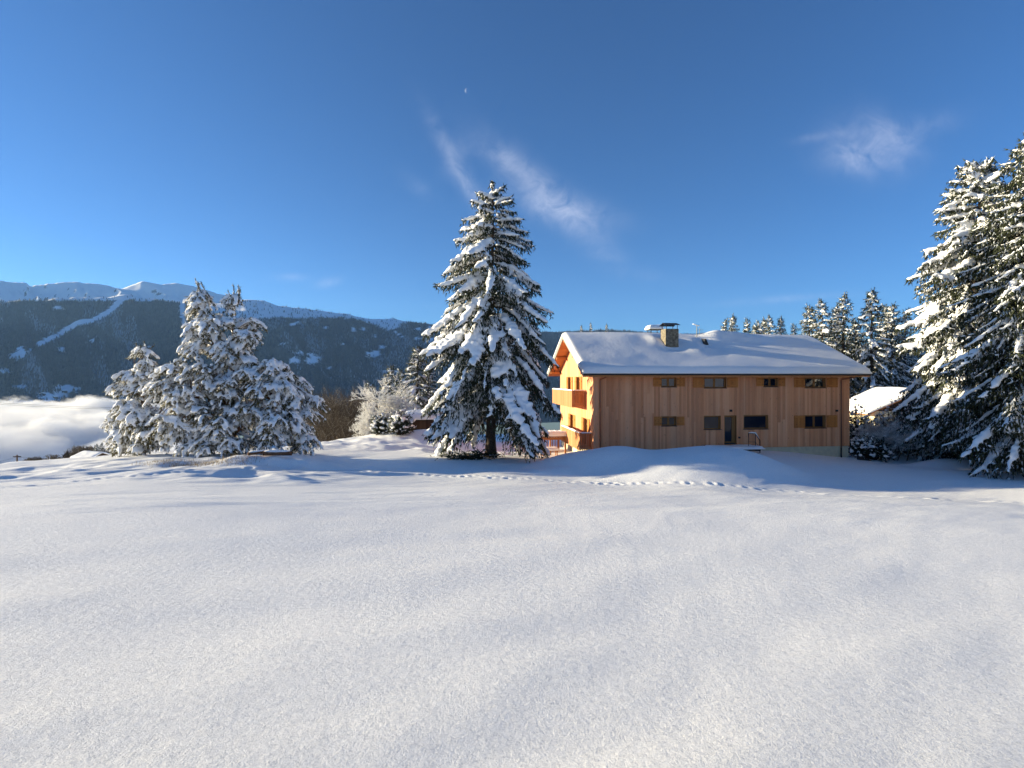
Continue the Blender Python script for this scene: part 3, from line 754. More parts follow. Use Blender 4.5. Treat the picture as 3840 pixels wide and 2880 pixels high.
# --- gable
x = 0.002
edges_g = sorted([q for o in GO for q in (o['x0'], o['x1'])])
while x < HD - .02:
    x1 = min(x + rgp.choice((.17, .2, .23)), HD)
    for e in edges_g:
        if x + .04 < e < x1 + .05: x1 = e; break
    if HD - x1 < .08: x1 = HD
    mid = (x + x1) / 2
    ops = sorted([o for o in GO if o['x0'] - .001 < mid < o['x1'] + .001], key=lambda o: o['z0'])
    segs = []; z = ZB
    for o in ops: segs.append((z, o['z0'])); z = o['z1']
    segs.append((z, None))
    for (a, b) in segs:
        if b is None: plank(gw, x, x1, a, float(roof_z(x)) - .30, float(roof_z(x1)) - .30, 'g', rgp.uniform(0, .008))
        elif b - a > .03: plank(gw, x, x1, a, b, None, 'g', rgp.uniform(0, .008))
        NP += 1
    x = x1
print('planks', NP)
# --- windows, door, shutters
def window(o, k):
    x0, x1, z0, z1 = o['x0'], o['x1'], o['z0'], o['z1']; w = x1 - x0
    rt = 'door' if o['kind'] == 'door' else 'window'
    yb = .17; fr = .075
    # lining of the opening
    mb = MB(); mb.box(x0 + .003, x0 + .035, .0, .33, z0 + .003, z1 - .003); mb.box(x1 - .035, x1 - .003, .0, .33, z0 + .003, z1 - .003); mb.box(x0 + .036, x1 - .036, .0, .33, z1 - .035, z1 - .003)
    root = mb.build(rt, M_frame, house)
    if rt == 'window':
        s_ = MB().box(x0 - .03, x1 + .03, -.055, .17, z0 - .028, z0 + .012); s_.build('sill', M_metal, root)
    a, b, c, d = x0 + .037, x1 - .037, z0 + (.015 if rt == 'window' else .05), z1 - .037
    fm = MB()
    def leaf(a, b, c, d, f):
        fm.box(a, a + f, yb, yb + .06, c, d); fm.box(b - f, b, yb, yb + .06, c, d); fm.box(a + f, b - f, yb, yb + .06, d - f, d); fm.box(a + f, b - f, yb, yb + .06, c, c + f)
        MB().box(a + f + .001, b - f - .001, yb + .025, yb + .04, c + f + .001, d - f - .001).build('pane', M_glass if z1 > -1.5 else M_glass2, root)
    if o['kind'] == 'two':
        m = (a + b) / 2; leaf(a, m - .004, c, d, fr); leaf(m + .004, b, c, d, fr)
    elif o['kind'] == 'one': leaf(a, b, c, d, .07)
    else:
        leaf(a, b - .16, c, d, .10); fm.box(b - .155, b, yb - .02, yb + .06, c, d)
    fm.build('frame', M_frame, root)
    if rt == 'door':
        MB().tube([(a + .07, yb - .05, z0 + 1.02), (a + .19, yb - .05, z0 + 1.02)], .012, 6).build('handle', M_metal, root)
        MB().box(x0, x1, -.05, .33, z0 - .03, z0 + .02).build('threshold', M_metal, root)
    # open shutters flat against the boards
    for sd, rng in ((-1, o['sl']), (1, o['sr'])):
        if rng is None: continue
        sa, sb = rng; nb = max(2, int(round((sb - sa) / .16))); y1_, y0_ = -.018, -.058
        sh = None
        mb = MB(); zl = z0 + .04; zu = z1 - .02
        sh = mb.box(sa + .01, sb - .01, y1_ + .001, y1_ + .014, zl, zu).build('shutter', M_oak, house)
        for zz in (zl + .10, zu - .16): MB().box(sa + .03, sb - .03, y0_ - .030, y0_ - .001, zz, zz + .085).build('batten', M_oak, sh)
        for i in range(nb):
            p = sa + (sb - sa) * i / nb; q = sa + (sb - sa) * (i + 1) / nb
            MB().box(p + .003, q - .003, y0_, y1_, zl, zu).build('board', M_oak, sh)
        hx = sb if sd < 0 else sa
        hm = MB()
        for zz in (zl + .13, zu - .13): hm.box(hx - .16 if sd < 0 else hx - .03, hx + .03 if sd < 0 else hx + .16, y0_ - .042, y0_ - .031, zz, zz + .022)
        hm.box((sa + sb) / 2 - .03, (sa + sb) / 2 + .03, y0_ - .05, y0_ - .031, (zl + zu) / 2 - .03, (zl + zu) / 2 - .01)
        hm.build('hinge', M_metal, sh)
for k, o in enumerate(OPEN): window(o, k)
# gable doors with shutters
for o in GO:
    y0, y1, z0, z1 = o['x0'], o['x1'], o['z0'], o['z1']
    root = MB().box(.003, .33, y0 + .003, y0 + .04, z0, z1).box(.003, .33, y1 - .04, y1 - .003, z0, z1).box(.003, .33, y0 + .041, y1 - .041, z1 - .04, z1 - .003).build('window', M_frame, house)
    fm = MB(); m = (y0 + y1) / 2
    for a, b in ((y0 + .042, m - .004), (m + .004, y1 - .042)):
        fm.box(.16, .22, a, a + .08, z0 + .02, z1 - .042).box(.16, .22, b - .08, b, z0 + .02, z1 - .042).box(.16, .22, a + .08, b - .08, z1 - .13, z1 - .042).box(.16, .22, a + .08, b - .08, z0 + .02, z0 + .3)
        MB().box(.185, .2, a + .081, b - .081, z0 + .301, z1 - .131).build('pane', M_glass, root)
    fm.build('frame', M_frame, root)
    for (a, b, ang) in ((y0 - .62, y0 - .02, 0), (y1 + .02, y1 + .62, 0)):
        sh = MB().box(-.017, -.004, a + .01, b - .01, z0 + .07, z1 - .01).build('shutter', M_oak, house)
        for zz in (z0 + .35, z1 - .45): MB().box(-.085, -.056, a + .03, b - .03, zz, zz + .1).build('batten', M_oak, sh)
        for i in range(4):
            p = a + (b - a) * i / 4; q = a + (b - a) * (i + 1) / 4
            MB().box(-.055, -.018, p + .003, q - .003, z0 + .06, z1).build('board', M_oak, sh)
# --- balconies on the gable
def balcony(y0, y1, proj, zt, zb, painted):
    root = MB().box(-proj, .0, y0, y1, zb - .02, zb + .12).build('balcony', M_balc, house)
    MB().box(-proj - .05, -proj + .07, y0 - .05, y1 + .05, zt - .06, zt).box(-proj + .071, -.01, y0 - .05, y0 + .07, zt - .06, zt).box(-proj + .071, -.01, y1 - .07, y1 + .05, zt - .06, zt).build('rail', M_balc, root)
    MB().box(-proj - .012, -proj + .03, y0 + .06, y1, zb + .20, zb + .28).box(-proj + .06, -.02, y0 + .03, y0 + .07, zb + .20, zb + .28).box(-proj + .06, -.02, y0 + .03, y0 + .07, zt - .24, zt - .17).build('rail', M_balc, root)
    n = int((y1 - y0) / .16); me = MB().box(-.016, .0, .004, (y1 - y0) / n - .004, zb - .10, zt - .065).mesh('baluster', False); me.materials.append(M_balc)
    for i in range(n):
        b = ob('baluster', me, None, root); b.location = (-proj - .013, y0 + (y1 - y0) * i / n, 0)
    m = max(5, int(proj / .145)); wdt = proj / m
    me = MB().box(.006, wdt * .70, -.016, .0, zb - .10, zt - .065).mesh('baluster', False); me.materials.append(M_balc)
    for yy in (y0 + .028, y1 + .028):
        for i in range(m):
            b = ob('baluster', me, None, root); b.location = (-proj + i * wdt + .01, yy, 0)
    # snow lying on the rail
    sn = MB()
    for (xa, xb, ya, yb_) in ((-proj - .07, -proj + .12, y0 - .06, y1 + .05), (-proj + .10, -.04, y0 - .065, y0 + .13)):
        k = 24; L_ = max(xb - xa, yb_ - ya); lng = yb_ - ya > xb - xa
        s_ = np.linspace(0, 1, k); hh = .08 + .05 * (vn(s_ * L_ * 1.5, s_ * 0, 3))
        hh[0] = hh[-1] = .03
        th = np.linspace(0, np.pi, 7); wv = (xb - xa if lng else yb_ - ya) / 2
        V = []
        for i in range(k):
            for a_ in th:
                t_ = -math.cos(a_) * wv; z_ = zt + .003 + hh[i] * math.sin(a_) ** .6
                V.append(((xa + xb) / 2 + t_, ya + (yb_ - ya) * s_[i], z_) if lng else (xa + (xb - xa) * s_[i], (ya + yb_) / 2 + t_, z_))
        Q = [(i * 7 + j, i * 7 + j + 1, (i + 1) * 7 + j + 1, (i + 1) * 7 + j) for i in range(k - 1) for j in range(6)]
        sn.add(V, Q=Q)
    sn.build('rail_snow', M_treesnow, root, smooth=True)
    return root
balcony(2.1, 9.9, 1.1, -.84, -2.06, False)
balcony(.46, 6.9, .9, -4.0, -5.2, True)
# brackets carry the lower balcony
# --- roof
mb = MB(); x0, x1 = -OXL, HL + OXR; zr = float(roof_z(YR)); ye = HD + 1.0; zf = float(roof_z(ye)); TK = .26
mb.hexa([(x0, -OY, ZE - TK), (x1, -OY, ZE - TK), (x0, YR, zr - TK), (x1, YR, zr - TK), (x0, -OY, ZE), (x1, -OY, ZE), (x0, YR, zr), (x1, YR, zr)])
mb.hexa([(x0, YR + .001, zr - TK), (x1, YR + .001, zr - TK), (x0, ye, zf - TK), (x1, ye, zf - TK), (x0, YR + .001, zr), (x1, YR + .001, zr), (x0, ye, zf), (x1, ye, zf)])
roof = mb.build('roof', M_soffit, house)
# barge boards on the gable verges
for xx in (x0 - .04, x1 + .004):
    MB().hexa([(xx, -OY - .02, ZE - .30), (xx + .036, -OY - .02, ZE - .30), (xx, YR, zr - .30), (xx + .036, YR, zr - .30), (xx, -OY - .02, ZE + .06), (xx + .036, -OY - .02, ZE + .06), (xx, YR, zr + .06), (xx + .036, YR, zr + .06)]).build('barge_board', M_grey, roof)
    MB().hexa([(xx, YR + .002, zr - .30), (xx + .036, YR + .002, zr - .30), (xx, ye, zf - .30), (xx + .036, ye, zf - .30), (xx, YR + .002, zr + .06), (xx + .036, YR + .002, zr + .06), (xx, ye, zf + .06), (xx + .036, ye, zf + .06)]).build('barge_board', M_grey, roof)
for yy in (.1, 2.9, YR, 8.8, 11.5):                       # purlin heads under the overhang
    zz = float(roof_z(yy)) - TK - .12
    MB().box(x0 + .05, -.005, yy - .10, yy + .10, zz - .22, zz).build('purlin', M_soffit, roof)
for i in range(12):                                       # soffit boards of the verge, front and rear slope
    f0 = -OY + (YR + OY) * i / 12 + .01; f1 = -OY + (YR + OY) * (i + 1) / 12 - .01
    MB().hexa([(x0 + .01, f0, float(roof_z(f0)) - TK - .024), (-.01, f0, float(roof_z(f0)) - TK - .024), (x0 + .01, f1, float(roof_z(f1)) - TK - .024), (-.01, f1, float(roof_z(f1)) - TK - .024), (x0 + .01, f0, float(roof_z(f0)) - TK - .002), (-.01, f0, float(roof_z(f0)) - TK - .002), (x0 + .01, f1, float(roof_z(f1)) - TK - .002), (-.01, f1, float(roof_z(f1)) - TK - .002)]).build('soffit_board', M_soffit, roof)
    f0 = YR + (ye - YR) * i / 12 + .01; f1 = YR + (ye - YR) * (i + 1) / 12 - .01
    MB().hexa([(x0 + .01, f0, float(roof_z(f0)) - TK - .024), (-.01, f0, float(roof_z(f0)) - TK - .024), (x0 + .01, f1, float(roof_z(f1)) - TK - .024), (-.01, f1, float(roof_z(f1)) - TK - .024), (x0 + .01, f0, float(roof_z(f0)) - TK - .002), (-.01, f0, float(roof_z(f0)) - TK - .002), (x0 + .01, f1, float(roof_z(f1)) - TK - .002), (-.01, f1, float(roof_z(f1)) - TK - .002)]).build('soffit_board', M_soffit, roof)
MB().tube([(x0 - .03, -OY - .075, ZE - .08), (x1 + .03, -OY - .075, ZE - .08)], .075, 8).build('gutter', M_metal, roof)
# --- downpipes
def pipe(L, zend, dx):
    P = [(L + dx, -OY + .02, ZE - .15), (L + dx, -OY + .10, ZE - .22), (L + dx * .5, -.45, ZE - .36), (L, -.12, ZE - .44), (L, -.09, ZE - .55), (L, -.09, -3.0), (L, -.09, zend)]
    return MB().tube(P, .048, 8).build('downpipe', M_copper, house, smooth=True)
Lp = fac(2000 + 608 * .41, 1500)[0]; pipe(Lp, -5.75, .35)
for s_ in (-1, 1): pass
Lp2 = fac(*c2(1890, 1000))[0]; pipe(Lp2, -5.3, .75)
MB().tube([(Lp2, -.09, -5.3), (Lp2, -.09, -6.6)], .056, 8).build('downpipe', M_metal, house, smooth=True)
# --- wall lamps and door bell
for px, py, w in ((853, 905, .12), (1850, 905, .11), (932, 1158, .09)):
    L, z = fac(*c2(px, py))
    MB().box(L - w * .7, L + w * .7, -.12, -.012, z - w * .7, z + w * .7).box(L - w * .4, L + w * .4, -.15, -.121, z - w * .4, z + w * .4).build('wall_lamp', M_metal, house)
# --- landing with snow and a steel handrail in front of the door
La, zl = fac(*c2(590, 1222)); Lb, _ = fac(*c2(1010, 1222)); zl = -5.08
MB().box(La + .1, Lb, -1.75, -.02, zl - .16, zl - .02).build('landing', M_metal, house)
def soft_slab(x0, x1, y0, y1, z0, h, seed, amp=.06, nx=26, ny=14, rnd=.16):
    """a slab of settled snow with rounded edges"""
    xs = np.linspace(0, 1, nx); ys = np.linspace(0, 1, ny); X, Y = np.meshgrid(xs, ys)
    px = x0 + (x1 - x0) * X; py = y0 + (y1 - y0) * Y
    e = np.minimum.reduce([px - x0, x1 - px, py - y0, y1 - py]) / rnd
    k = np.sqrt(np.clip(1 - (1 - np.clip(e, 0, 1)) ** 2, 0, 1))
    Z = z0 + .004 + (h + amp * fbm(px / 1.1, py / 1.1, 3, seed)) * (.35 + .65 * k)
    V = np.concatenate([np.stack([px, py, Z], -1).reshape(-1, 3), np.stack([px, py, np.full_like(px, z0 + .002)], -1).reshape(-1, 3)])
    n = nx * ny
    i, j = np.meshgrid(np.arange(ny - 1), np.arange(nx - 1), indexing='ij')
    Q = np.stack([i * nx + j, i * nx + j + 1, (i + 1) * nx + j + 1, (i + 1) * nx + j], -1).reshape(-1, 4)
    q = [Q, Q[:, ::-1] + n]
    rim = list(range(nx)) + [r_ * nx + nx - 1 for r_ in range(1, ny)] + [(ny - 1) * nx + c for c in range(nx - 2, -1, -1)] + [r_ * nx for r_ in range(ny - 2, 0, -1)]
    rim = np.array(rim); nx2 = np.roll(rim, -1)
    q.append(np.stack([rim, rim + n, nx2 + n, nx2], 1))
    return V, np.concatenate(q)
V, Q = soft_slab(La + .02, Lb + .3, -1.85, -.03, zl - .02, .16, 3)
o = ob('landing_snow', mesh_np('landing_snow', V, None, Q), M_treesnow, house); o['kind'] = 'stuff'
h0, hz = fac(*c2(945, 1105)); h1, _ = fac(*c2(1008, 1105)); h2, hz2 = fac(*c2(1050, 1170))
hr = MB(); yy = -1.1
hr.tube([(h0, yy, zl), (h0, yy, hz), (h1, yy, hz - .02), (h2, yy, hz2), (h2, yy, zl - .6)], .035, 6).tube([(h1, yy, hz - .02), (h1, yy, zl)], .03, 6).tube([(h0, yy, zl + .45), (h1, yy, zl + .43), (h2, yy, zl + .0)], .015, 5)
hr.build('handrail', M_metal, house)
MB().tube([(h0 + .02, yy, hz + .05), ((h0 + h1) / 2, yy, hz + .06), (h1, yy, hz + .03), (h2 - .05, yy, hz2 + .1)], [.02, .055, .06, .02], 7).build('rail_snow', M_treesnow, house, smooth=True)
# --- cellar stair balustrade at the right corner
MB().hexa([(HL - .1, -.9, -7), (HL + 1.5, -1.1, -7), (HL - .1, -.85, -7), (HL + 1.5, -1.05, -7), (HL - .1, -.9, -5.75), (HL + 1.5, -1.1, -6.45), (HL - .1, -.85, -5.75), (HL + 1.5, -1.05, -6.45)]).build('stair_balustrade', M_metal, house)
# --- chimneys
def chimney(u, vb, vt, wpx, y, cap_v, snowcap=False, name='chimney'):
    k = (u - U0) / F
    L = (k * (HO[1] + HY[1] * y) - HO[0] - HY[0] * y) / (HX[0] - k * HX[1]); d = HO[1] + HX[1] * L + HY[1] * y
    w = wpx / F * d / 2; zt = -(vt - V0) / F * d; z0 = float(roof_z(y)) - .4; zc = -(cap_v - V0) / F * d
    root = MB()
    dp = w * .9
    if not snowcap:
        rows = 6; rh = (zt - z0) / rows; rr_ = random.Random(2)
        for i in range(rows):
            j = rr_.uniform(-.012, .012)
            root.box(L - w + j, L + w + j, y - dp + j, y + dp + j, z0 + rh * i + .004 * (i > 0), z0 + rh * (i + 1))
        ch = root.build(name, M_stone, house)
        pr = MB()
        for sx in (-1, 1):
            for sy in (-1, 1): pr.box(L + sx * w * .85 - .02, L + sx * w * .85 + .02, y + sy * dp * .85 - .02, y + sy * dp * .85 + .02, zt, zt + .30)
        pr.build('cap_post', M_metal, ch)
        c = MB(); cw = w * 1.18
        zz = zt + .29; zp = zc
        # small saddle roof, ridge running across
        c.hexa([(L - cw, y - dp * 1.2, zz), (L + cw, y - dp * 1.2, zz), (L - cw + .05, y, zp - .03), (L + cw - .05, y, zp - .03), (L - cw, y - dp * 1.2, zz + .03), (L + cw, y - dp * 1.2, zz + .03), (L - cw + .05, y, zp), (L + cw - .05, y, zp)])
        c.hexa([(L - cw + .05, y + .001, zp - .03), (L + cw - .05, y + .001, zp - .03), (L - cw, y + dp * 1.2, zz), (L + cw, y + dp * 1.2, zz), (L - cw + .05, y + .001, zp), (L + cw - .05, y + .001, zp), (L - cw, y + dp * 1.2, zz + .03), (L + cw, y + dp * 1.2, zz + .03)])
        c.build('chimney_cap', M_metal, ch)
    else:
        ch = MB().box(L - w * .8, L + w * .8, y - dp * .8, y + dp * .8, z0, zt).build(name, M_grey, house)
        pr = MB()
        for sx in (-1, 1):
            for sy in (-1, 1): pr.box(L + sx * w * .7 - .02, L + sx * w * .7 + .02, y + sy * dp * .7 - .02, y + sy * dp * .7 + .02, zt, zt + .32)
        pr.build('cap_post', M_metal, ch)
        MB().hexa([(L - w, y - dp, zt + .30), (L + w, y - dp, zt + .30), (L - w, y + dp, zt + .30), (L + w, y + dp, zt + .30), (L - w * .6, y - dp * .6, zt + .5), (L + w * .6, y - dp * .6, zt + .5), (L - w * .6, y + dp * .6, zt + .5), (L + w * .6, y + dp * .6, zt + .5)]).build('chimney_cap', M_stone, ch)
        V, Q = soft_slab(L - w * 1.05, L + w * 1.05, y - dp * 1.05, y + dp * 1.05, zt + .34, zc - zt - .34, 8, .05, 18, 14, .35)
        o = ob('cap_snow', mesh_np('cap_snow', V, None, Q), M_roofsnow, ch); o['kind'] = 'stuff'
    return L, w, dp
Lc, wc, dpc = chimney(2511, 1290, 1235, 50, 3.25, 1211)
Lv, _, _ = chimney(2453, 1255, 1250, 52, 6.9, 1218, True)
# antenna and roof vent
k = (2613 - U0) / F; ya = 4.7
La_ = (k * (HO[1] + HY[1] * ya) - HO[0] - HY[0] * ya) / (HX[0] - k * HX[1]); da = HO[1] + HX[1] * La_ + HY[1] * ya
za = -(1220 - V0) / F * da
an = MB().tube([(La_, ya, float(roof_z(ya))), (La_, ya, za)], .03, 6).build('antenna_mast', M_grey, house)
MB().hexa([(La_ - .30, ya - .02, za + .10), (La_ + .26, ya - .02, za - .06), (La_ - .30, ya + .2, za + .10), (La_ + .26, ya + .2, za - .06), (La_ - .30, ya - .02, za + .14), (La_ + .26, ya - .02, za - .02), (La_ - .30, ya + .2, za + .14), (La_ + .26, ya + .2, za - .02)]).build('antenna_head', M_treesnow, an)
g_ = MB()
for i in range(6): g_.tube([(La_ + .15, ya + .5 - .12 * i * .3, za - .9 + .12 * i), (La_ + .75, ya + .5 - .12 * i * .3, za - .9 + .12 * i)], .012, 4)
g_.tube([(La_ + .45, ya + .5, za - 1.6), (La_ + .45, ya + .4, za - .2)], .02, 5); g_.build('aerial', M_grey, house)
rv = MB(); yv = 4.2; zv = float(roof_z(yv)) + .22; Lr = La_ + .30
rv.hexa([(Lr - .35, yv - .5, zv - .5), (Lr + .35, yv - .5, zv - .5), (Lr - .35, yv + .6, zv - .1), (Lr + .35, yv + .6, zv - .1), (Lr - .03, yv - .5, zv + .22), (Lr + .03, yv - .5, zv + .22), (Lr - .03, yv + .6, zv + .35), (Lr + .03, yv + .6, zv + .35)])
rv.build('roof_vent', M_metal, house)
# --- the snow on the roof
def roof_snow():
    xa, xb, ya_, yb_ = x0 - .10, x1 + .08, -OY - .13, ye + .1
    nx, ny = 210, 100
    X = np.linspace(xa, xb, nx); Y = np.linspace(ya_, yb_, ny); PX, PY = np.meshgrid(X, Y)
    base = roof_z(PY)
    soft = ZE + TAN * (YR + OY) - .5 * (TAN + TANB) * np.sqrt((PY - YR) ** 2 + .16) * 1.0
    edge = np.minimum.reduce([PX - xa, xb - PX, PY - ya_, yb_ - PY])
    rd = .34; e = np.clip(edge / rd, 0, 1); k = np.sqrt(np.clip(1 - (1 - e) ** 2, 0, 1))
    th = .41 + .045 * fbm(PX / 5.5, PY / 2.6, 2, 41) + .012 * fbm(PX / 1.2, PY / 1.2, 2, 43)
    # drifts: scour round the chimney, a big hump by the vent, soft swales on the upper slope
    def hump(cx, cy, ax, ay, h): return h * np.exp(-(((PX - cx) / ax) ** 2 + ((PY - cy) / ay) ** 2))
    th += hump(La_ + 2.0, 5.0, 1.25, .75, .48) + hump(La_ + 3.8, 5.5, 1.4, .9, .24) - hump(La_ + .35, 3.5, .5, .6, .22) - hump(Lc, 2.4, .8, .5, .16) + hump(Lc - 1.0, 3.9, .7, .9, .20) + hump(Lc - 3.2, 4.2, 2.4, 1.3, .14) + hump(Lc + 2.2, 3.2, .9, 1.2, .16) - hump(Lc + 3.6, 2.8, 1.0, 1.4, .10) + hump(La_ + 6.5, 4.4, 1.6, 1.1, .16) - hump(La_ + 5.0, 3.9, 1.2, .8, .14)
    th = th * (.30 + .70 * k)
    Z = np.minimum(base, soft + .3) * 0 + base + th
    ridge = np.exp(-((PY - YR) / .55) ** 2); Z = Z - .10 * ridge
    Z = np.where(edge <= 1e-6, base + .14, Z)
    V = np.concatenate([np.stack([PX, PY, Z], -1).reshape(-1, 3), np.stack([PX, PY, base + .004], -1).reshape(-1, 3)])
    n = nx * ny
    i, j = np.meshgrid(np.arange(ny - 1), np.arange(nx - 1), indexing='ij')
    Q = np.stack([i * nx + j, i * nx + j + 1, (i + 1) * nx + j + 1, (i + 1) * nx + j], -1).reshape(-1, 4)
    rim = np.array(list(range(nx)) + [r_ * nx + nx - 1 for r_ in range(1, ny)] + [(ny - 1) * nx + c for c in range(nx - 2, -1, -1)] + [r_ * nx for r_ in range(ny - 2, 0, -1)])
    o = ob('roof_snow', mesh_np('roof_snow', V, None, np.concatenate([Q, Q[:, ::-1] + n, np.stack([rim, rim + n, np.roll(rim, -1) + n, np.roll(rim, -1)], 1)])), M_roofsnow, roof)
    o['kind'] = 'stuff'
roof_snow()
# ------------------------------------------------------------------ conifers
P0 = at(1840, 1722, 35.3)
SPR = spruce_meshes('spruce', 18.9, 8.0, 11, dz=.57, nper=6, expo=.66, droop=(-14, -44), tmin=.18, gap=(-1.45, .5, .27), side=.18, snow=1.0, fallen=.16, voxel=.074, latsnow=.42, pil=.84, tas=1.25, trunk_r=.36)
main_spruce = tree_from(SPR, 'spruce_tree', 'tall lone snow-laden spruce standing left of the chalet', 'tree', (P0[0], P0[1], gz_(P0[0], P0[1]) - .05))
for k, m in SPR.items(): print('main', k, len(m.polygons))
# the big spruces on the right
SPR2 = spruce_meshes('spruce', 19.2, 5.7, 23, dz=.48, nper=8, expo=.56, droop=(-6, -36), tmin=.15, side=.35, snow=1.05, fallen=.20, voxel=.085, latsnow=.46, pil=.62, tas=1.0, trunk_r=.30)
for k, m in SPR2.items(): print('right', k, len(m.polygons))
RM = dict(trunk=M_bark, branches=M_bark, needles=M_spruce2, snow=M_treesnow)
RIGHT = [(3660, 612, 36.5, .4, 'big snow-crusted spruce at right, its tip highest left of the frame edge'),
         (3895, 500, 29.5, 2.6, 'nearest spruce, cut off by the right edge of the picture'),
         (3790, 760, 41, 4.4, 'spruce mostly hidden behind the two big right-hand spruces'),
         (3600, 1130, 42, 5.2, 'shorter dark spruce standing behind the big snow-crusted one'), (3860, 980, 44, 3.5, 'dark spruce deep in the stand at the right edge'),
         (4060, 700, 32, 1.3, 'dark spruce behind the nearest one, partly past the right edge')]
for u, v, d, rz, lab in RIGHT:
    p = at(u, v, d); g = gz_(p[0], p[1]); sc = (p[2] - g) / 19.2
    tree_from(SPR2, 'spruce_tree', lab, 'tree', (p[0], p[1], g - .05), rz, sc, RM, 'big spruces on the right')
# mid-distance spruces: two templates
BG = [spruce_meshes('spruce', 16, 4.7, 31, dz=.58, nper=6, expo=.88, droop=(-4, -34), tmin=.05, side=.3, snow=.82, fallen=.35, voxel=.10, lod=.6, tas=1.5, spray=1.6, latsnow=.36, pil=.8),
      spruce_meshes('spruce', 16, 4.3, 32, dz=.60, nper=6, expo=.82, droop=(-2, -28), tmin=.05, side=.3, snow=.82, fallen=.4, voxel=.10, lod=.6, tas=1.5, spray=1.6, latsnow=.36, pil=.8)]
for k, m in BG[0].items(): print('bg', k, len(m.polygons))
LBL = ['leftmost', 'second', 'third', 'fourth', 'fifth', 'sixth', 'seventh', 'eighth', 'ninth']
rb = random.Random(9)
big = [(3035, 1143, 76), (3082, 1124, 72), (3137, 1145, 78), (3164, 1104, 75), (3269, 1084, 74), (3322, 1143, 80), (3347, 1138, 78), (3396, 1160, 80), (3210, 1200, 82)]
names = ['short spruce at the left end of the stand behind the chalet gable', 'bushy spruce rising just above the right end of the roof ridge', 'spruce squeezed between two taller ones behind the right roof end', 'tall narrow spruce second in height behind the right roof end', 'tallest spruce in full view between the chalet and the big right-hand trees', 'spruce close behind the tallest one right of the chalet', 'slim spruce between the tallest one and the snow-crusted right-hand spruce', 'rearmost spruce tip beside the big right-hand spruce', 'low dark spruce filling the gap behind the chalet eaves']
for i, (u, v, d) in enumerate(big):
    p = at(u, v, d); g = gz_(p[0], p[1]) - .3
    tree_from(BG[i % 2], 'spruce_tree', names[i], 'tree', (p[0], p[1], g), rb.random() * 6.28, (p[2] - g) / 16.0, RM, 'spruces behind the chalet')
for i, (u, v, d, lab) in enumerate(((3500, 1330, 41, 'young spruce in the dark gap left under the big right-hand spruce'), (3590, 1300, 40, 'young spruce in shade right behind the big spruce trunk'), (3700, 1320, 39, 'shaded spruce between the two big right-hand trunks'), (3790, 1280, 38, 'shaded spruce low behind the nearest right-hand spruce'), (3860, 1300, 36, 'shaded spruce at the very right edge under the boughs'), (3455, 1420, 45, 'small spruce in shade behind the twiggy shrubs'))):
    p = at(u, v, d); g = gz_(p[0], p[1]) - .3; sc = (p[2] - g) / 16
    tree_from(BG[i % 2], 'spruce_tree', lab, 'tree', (p[0], p[1], g), 1.1 * i, (sc * 1.5, sc * 1.5, sc), dict(RM, needles=M_spruce), 'shaded young spruces')
row = [(2718, 1198), (2750, 1180), (2803, 1196), (2830, 1214), (2846, 1204), (2866, 1192), (2887, 1183), (2927, 1187), (2978, 1216)]
for i, (u, v) in enumerate(row):
    d = 105 + 12 * rb.random(); p = at(u, v, d); g = gz_(p[0], p[1]) - .3; sc = (p[2] - g) / 16
    tree_from(BG[(i + 1) % 2], 'spruce_tree', LBL[i] + ' of nine small spruce tops in a row above the roof ridge', 'tree', (p[0], p[1], g), rb.random() * 6.28, (sc * .82, sc * .82, sc), RM, 'spruce tops above the ridge')
thin = [(2180, 1219), (2215, 1211), (2275, 1214)]
for i, (u, v) in enumerate(thin):
    d = 150; p = at(u, v, d); H_ = 26
    tree_from(BG[i % 2], 'spruce_tree', LBL[i].replace('leftmost', 'first') + ' thin bare treetop poking over the left part of the ridge', 'tree', (p[0], p[1], p[2] - 14.4), i * 2.1, (.5, .5, .9), RM, 'thin treetops over the ridge')
lefts = [(1568, 1296, 60, 1.0, 'pale rime-covered spruce left of the tall lone spruce'), (1463, 1372, 82, .9, 'small dark spruce behind the rimed birch'), (1383, 1432, 74, 1.0, 'dark spruce at the edge of the bare thicket'), (1508, 1388, 80, .9, 'dark spruce tip between two frosted trees'), (1610, 1360, 66, 1.0, 'frosted spruce half hidden behind the lone spruce')]
RM3 = dict(RM); M_spruce3 = needles('spruce_needles_frosted', (.03, .04, .02), (.10, .11, .06), .62, (.70, .70, .66)); RM3['needles'] = M_spruce3
for i, (u, v, d, w, lab) in enumerate(lefts):
    p = at(u, v, d); g = gz_(p[0], p[1]) - .3; sc = (p[2] - g) / 16
    tree_from(BG[i % 2], 'spruce_tree', lab, 'tree', (p[0], p[1], g), 1.3 * i, (sc * 1.25 * w, sc * 1.25 * w, sc), RM3 if i in (0, 4) else RM, 'spruces behind the lone spruce')

